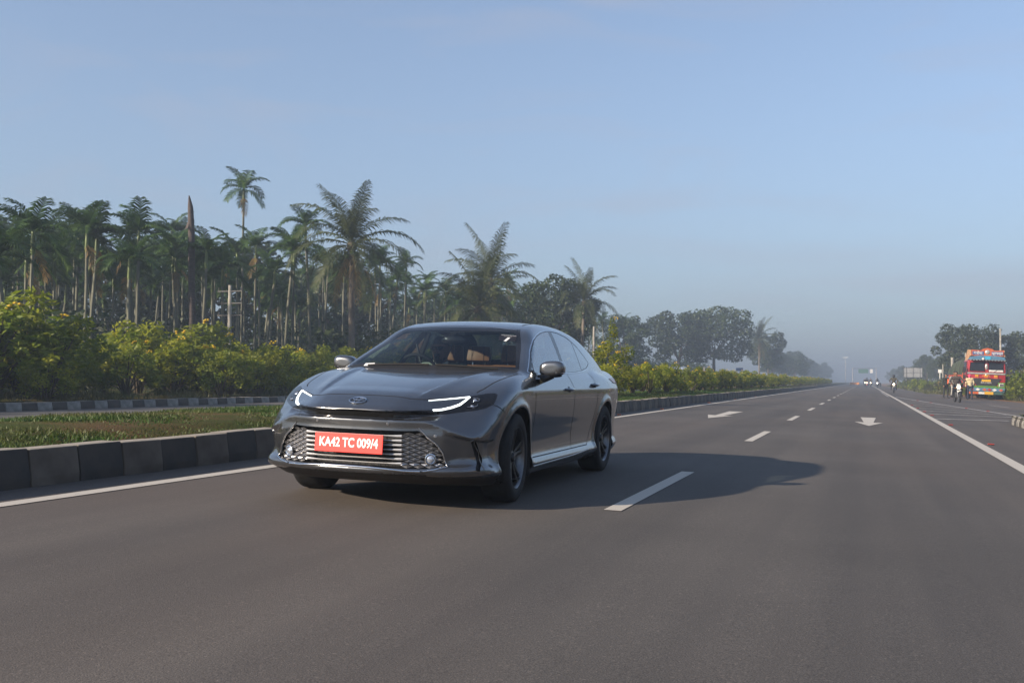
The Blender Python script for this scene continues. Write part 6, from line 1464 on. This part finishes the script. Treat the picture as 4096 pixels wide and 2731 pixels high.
# overhead wire from the leaning pole down to the right verge
t = empty('stay_wire', (0, 0, 0)); tag(t, 'sagging dark wire running from the leaning pole to the verge', 'wire'); MB().tube([(12.9, 77, 4.6), (12.2, 80, 3.4), (11.5, 83, 2.5), (10.8, 86, 1.6)], .02, 5).build('cable', PB, t)

# ------------------------------------------------------------------ right-hand roadside beside the viewer (shows mirrored in the car's flank)
def house():
    t = empty('roadside_house', (25, 8, -.2)); tag(t, 'low cream house beside the road, seen only mirrored in the car flank', 'house'); CR = pmat('cream_plaster', (.50, .40, .25), .9, var=.25, scale=1.5); TL = pmat('roof_sheet', (.20, .09, .06), .8, var=.3, scale=2)
    MB().box((0, 0, 1.6), (6, 11, 3.2)).build('wall', CR, t); MB().prism([(-3.5, 3.2), (3.5, 3.2), (0, 4.6)], -5.8, 5.8, 'y').build('roof', TL, t)
    for y in (-3.4, 3.4):
        w = MB().box((-3.02, y, 1.7), (.06, 1.3, 1.2)).build('window', GLOSSB, t); MB().box((-3.06, y, 1.0), (.12, 1.5, .1)).build('sill', CONC, w)
    d = MB().box((-3.02, 0, 1.1), (.06, 1.2, 2.2)).build('door', PB, t); MB().ball((-3.08, .45, 1.1), .05, 8, 5).build('handle', STEEL, d)
house()
for i, (x, y, h) in enumerate([(22, 22, 8), (26, 34, 9), (19, -8, 8), (24, -20, 9), (21, 46, 8), (30, 14, 10)]): tree(x, y, h, i % 3, 'leafy tree right of the viewer, seen only mirrored in the car flank', 'trees right of the viewer', w=1.2)
for i in range(14):
    y = -14+i*5.0; t = empty('verge_bush', (14.8+R_.uniform(-.6, 1.5), y, -.25), (0, 0, R_.uniform(0, 6))); tag(t, 'scrubby bush right of the viewer, seen only mirrored in the car flank', 'bush', 'bushes right of the viewer'); s = R_.uniform(.9, 1.5); put('stems', WB[i % 2][0], t, sc=s); put('foliage', WB[i % 2][1], t, sc=s)
# ------------------------------------------------------------------ morning haze: one closed box of even air
def haze(density=.0021):
    m = bpy.data.materials.new('haze_air'); m.use_nodes = True; nt = m.node_tree; nt.nodes.clear()
    out = N(nt, 'ShaderNodeOutputMaterial'); v = N(nt, 'ShaderNodeVolumePrincipled'); v.inputs['Color'].default_value = (.39, .475, .595, 1); v.inputs['Density'].default_value = density; v.inputs['Anisotropy'].default_value = .15
    nt.links.new(v.outputs[0], out.inputs['Volume'])
    o = MB().box((0, 650, 8.5), (2260, 1760, 21)).build('haze', m); tag(o, 'thin blue morning haze over the road', 'haze', None, 'stuff')
haze()
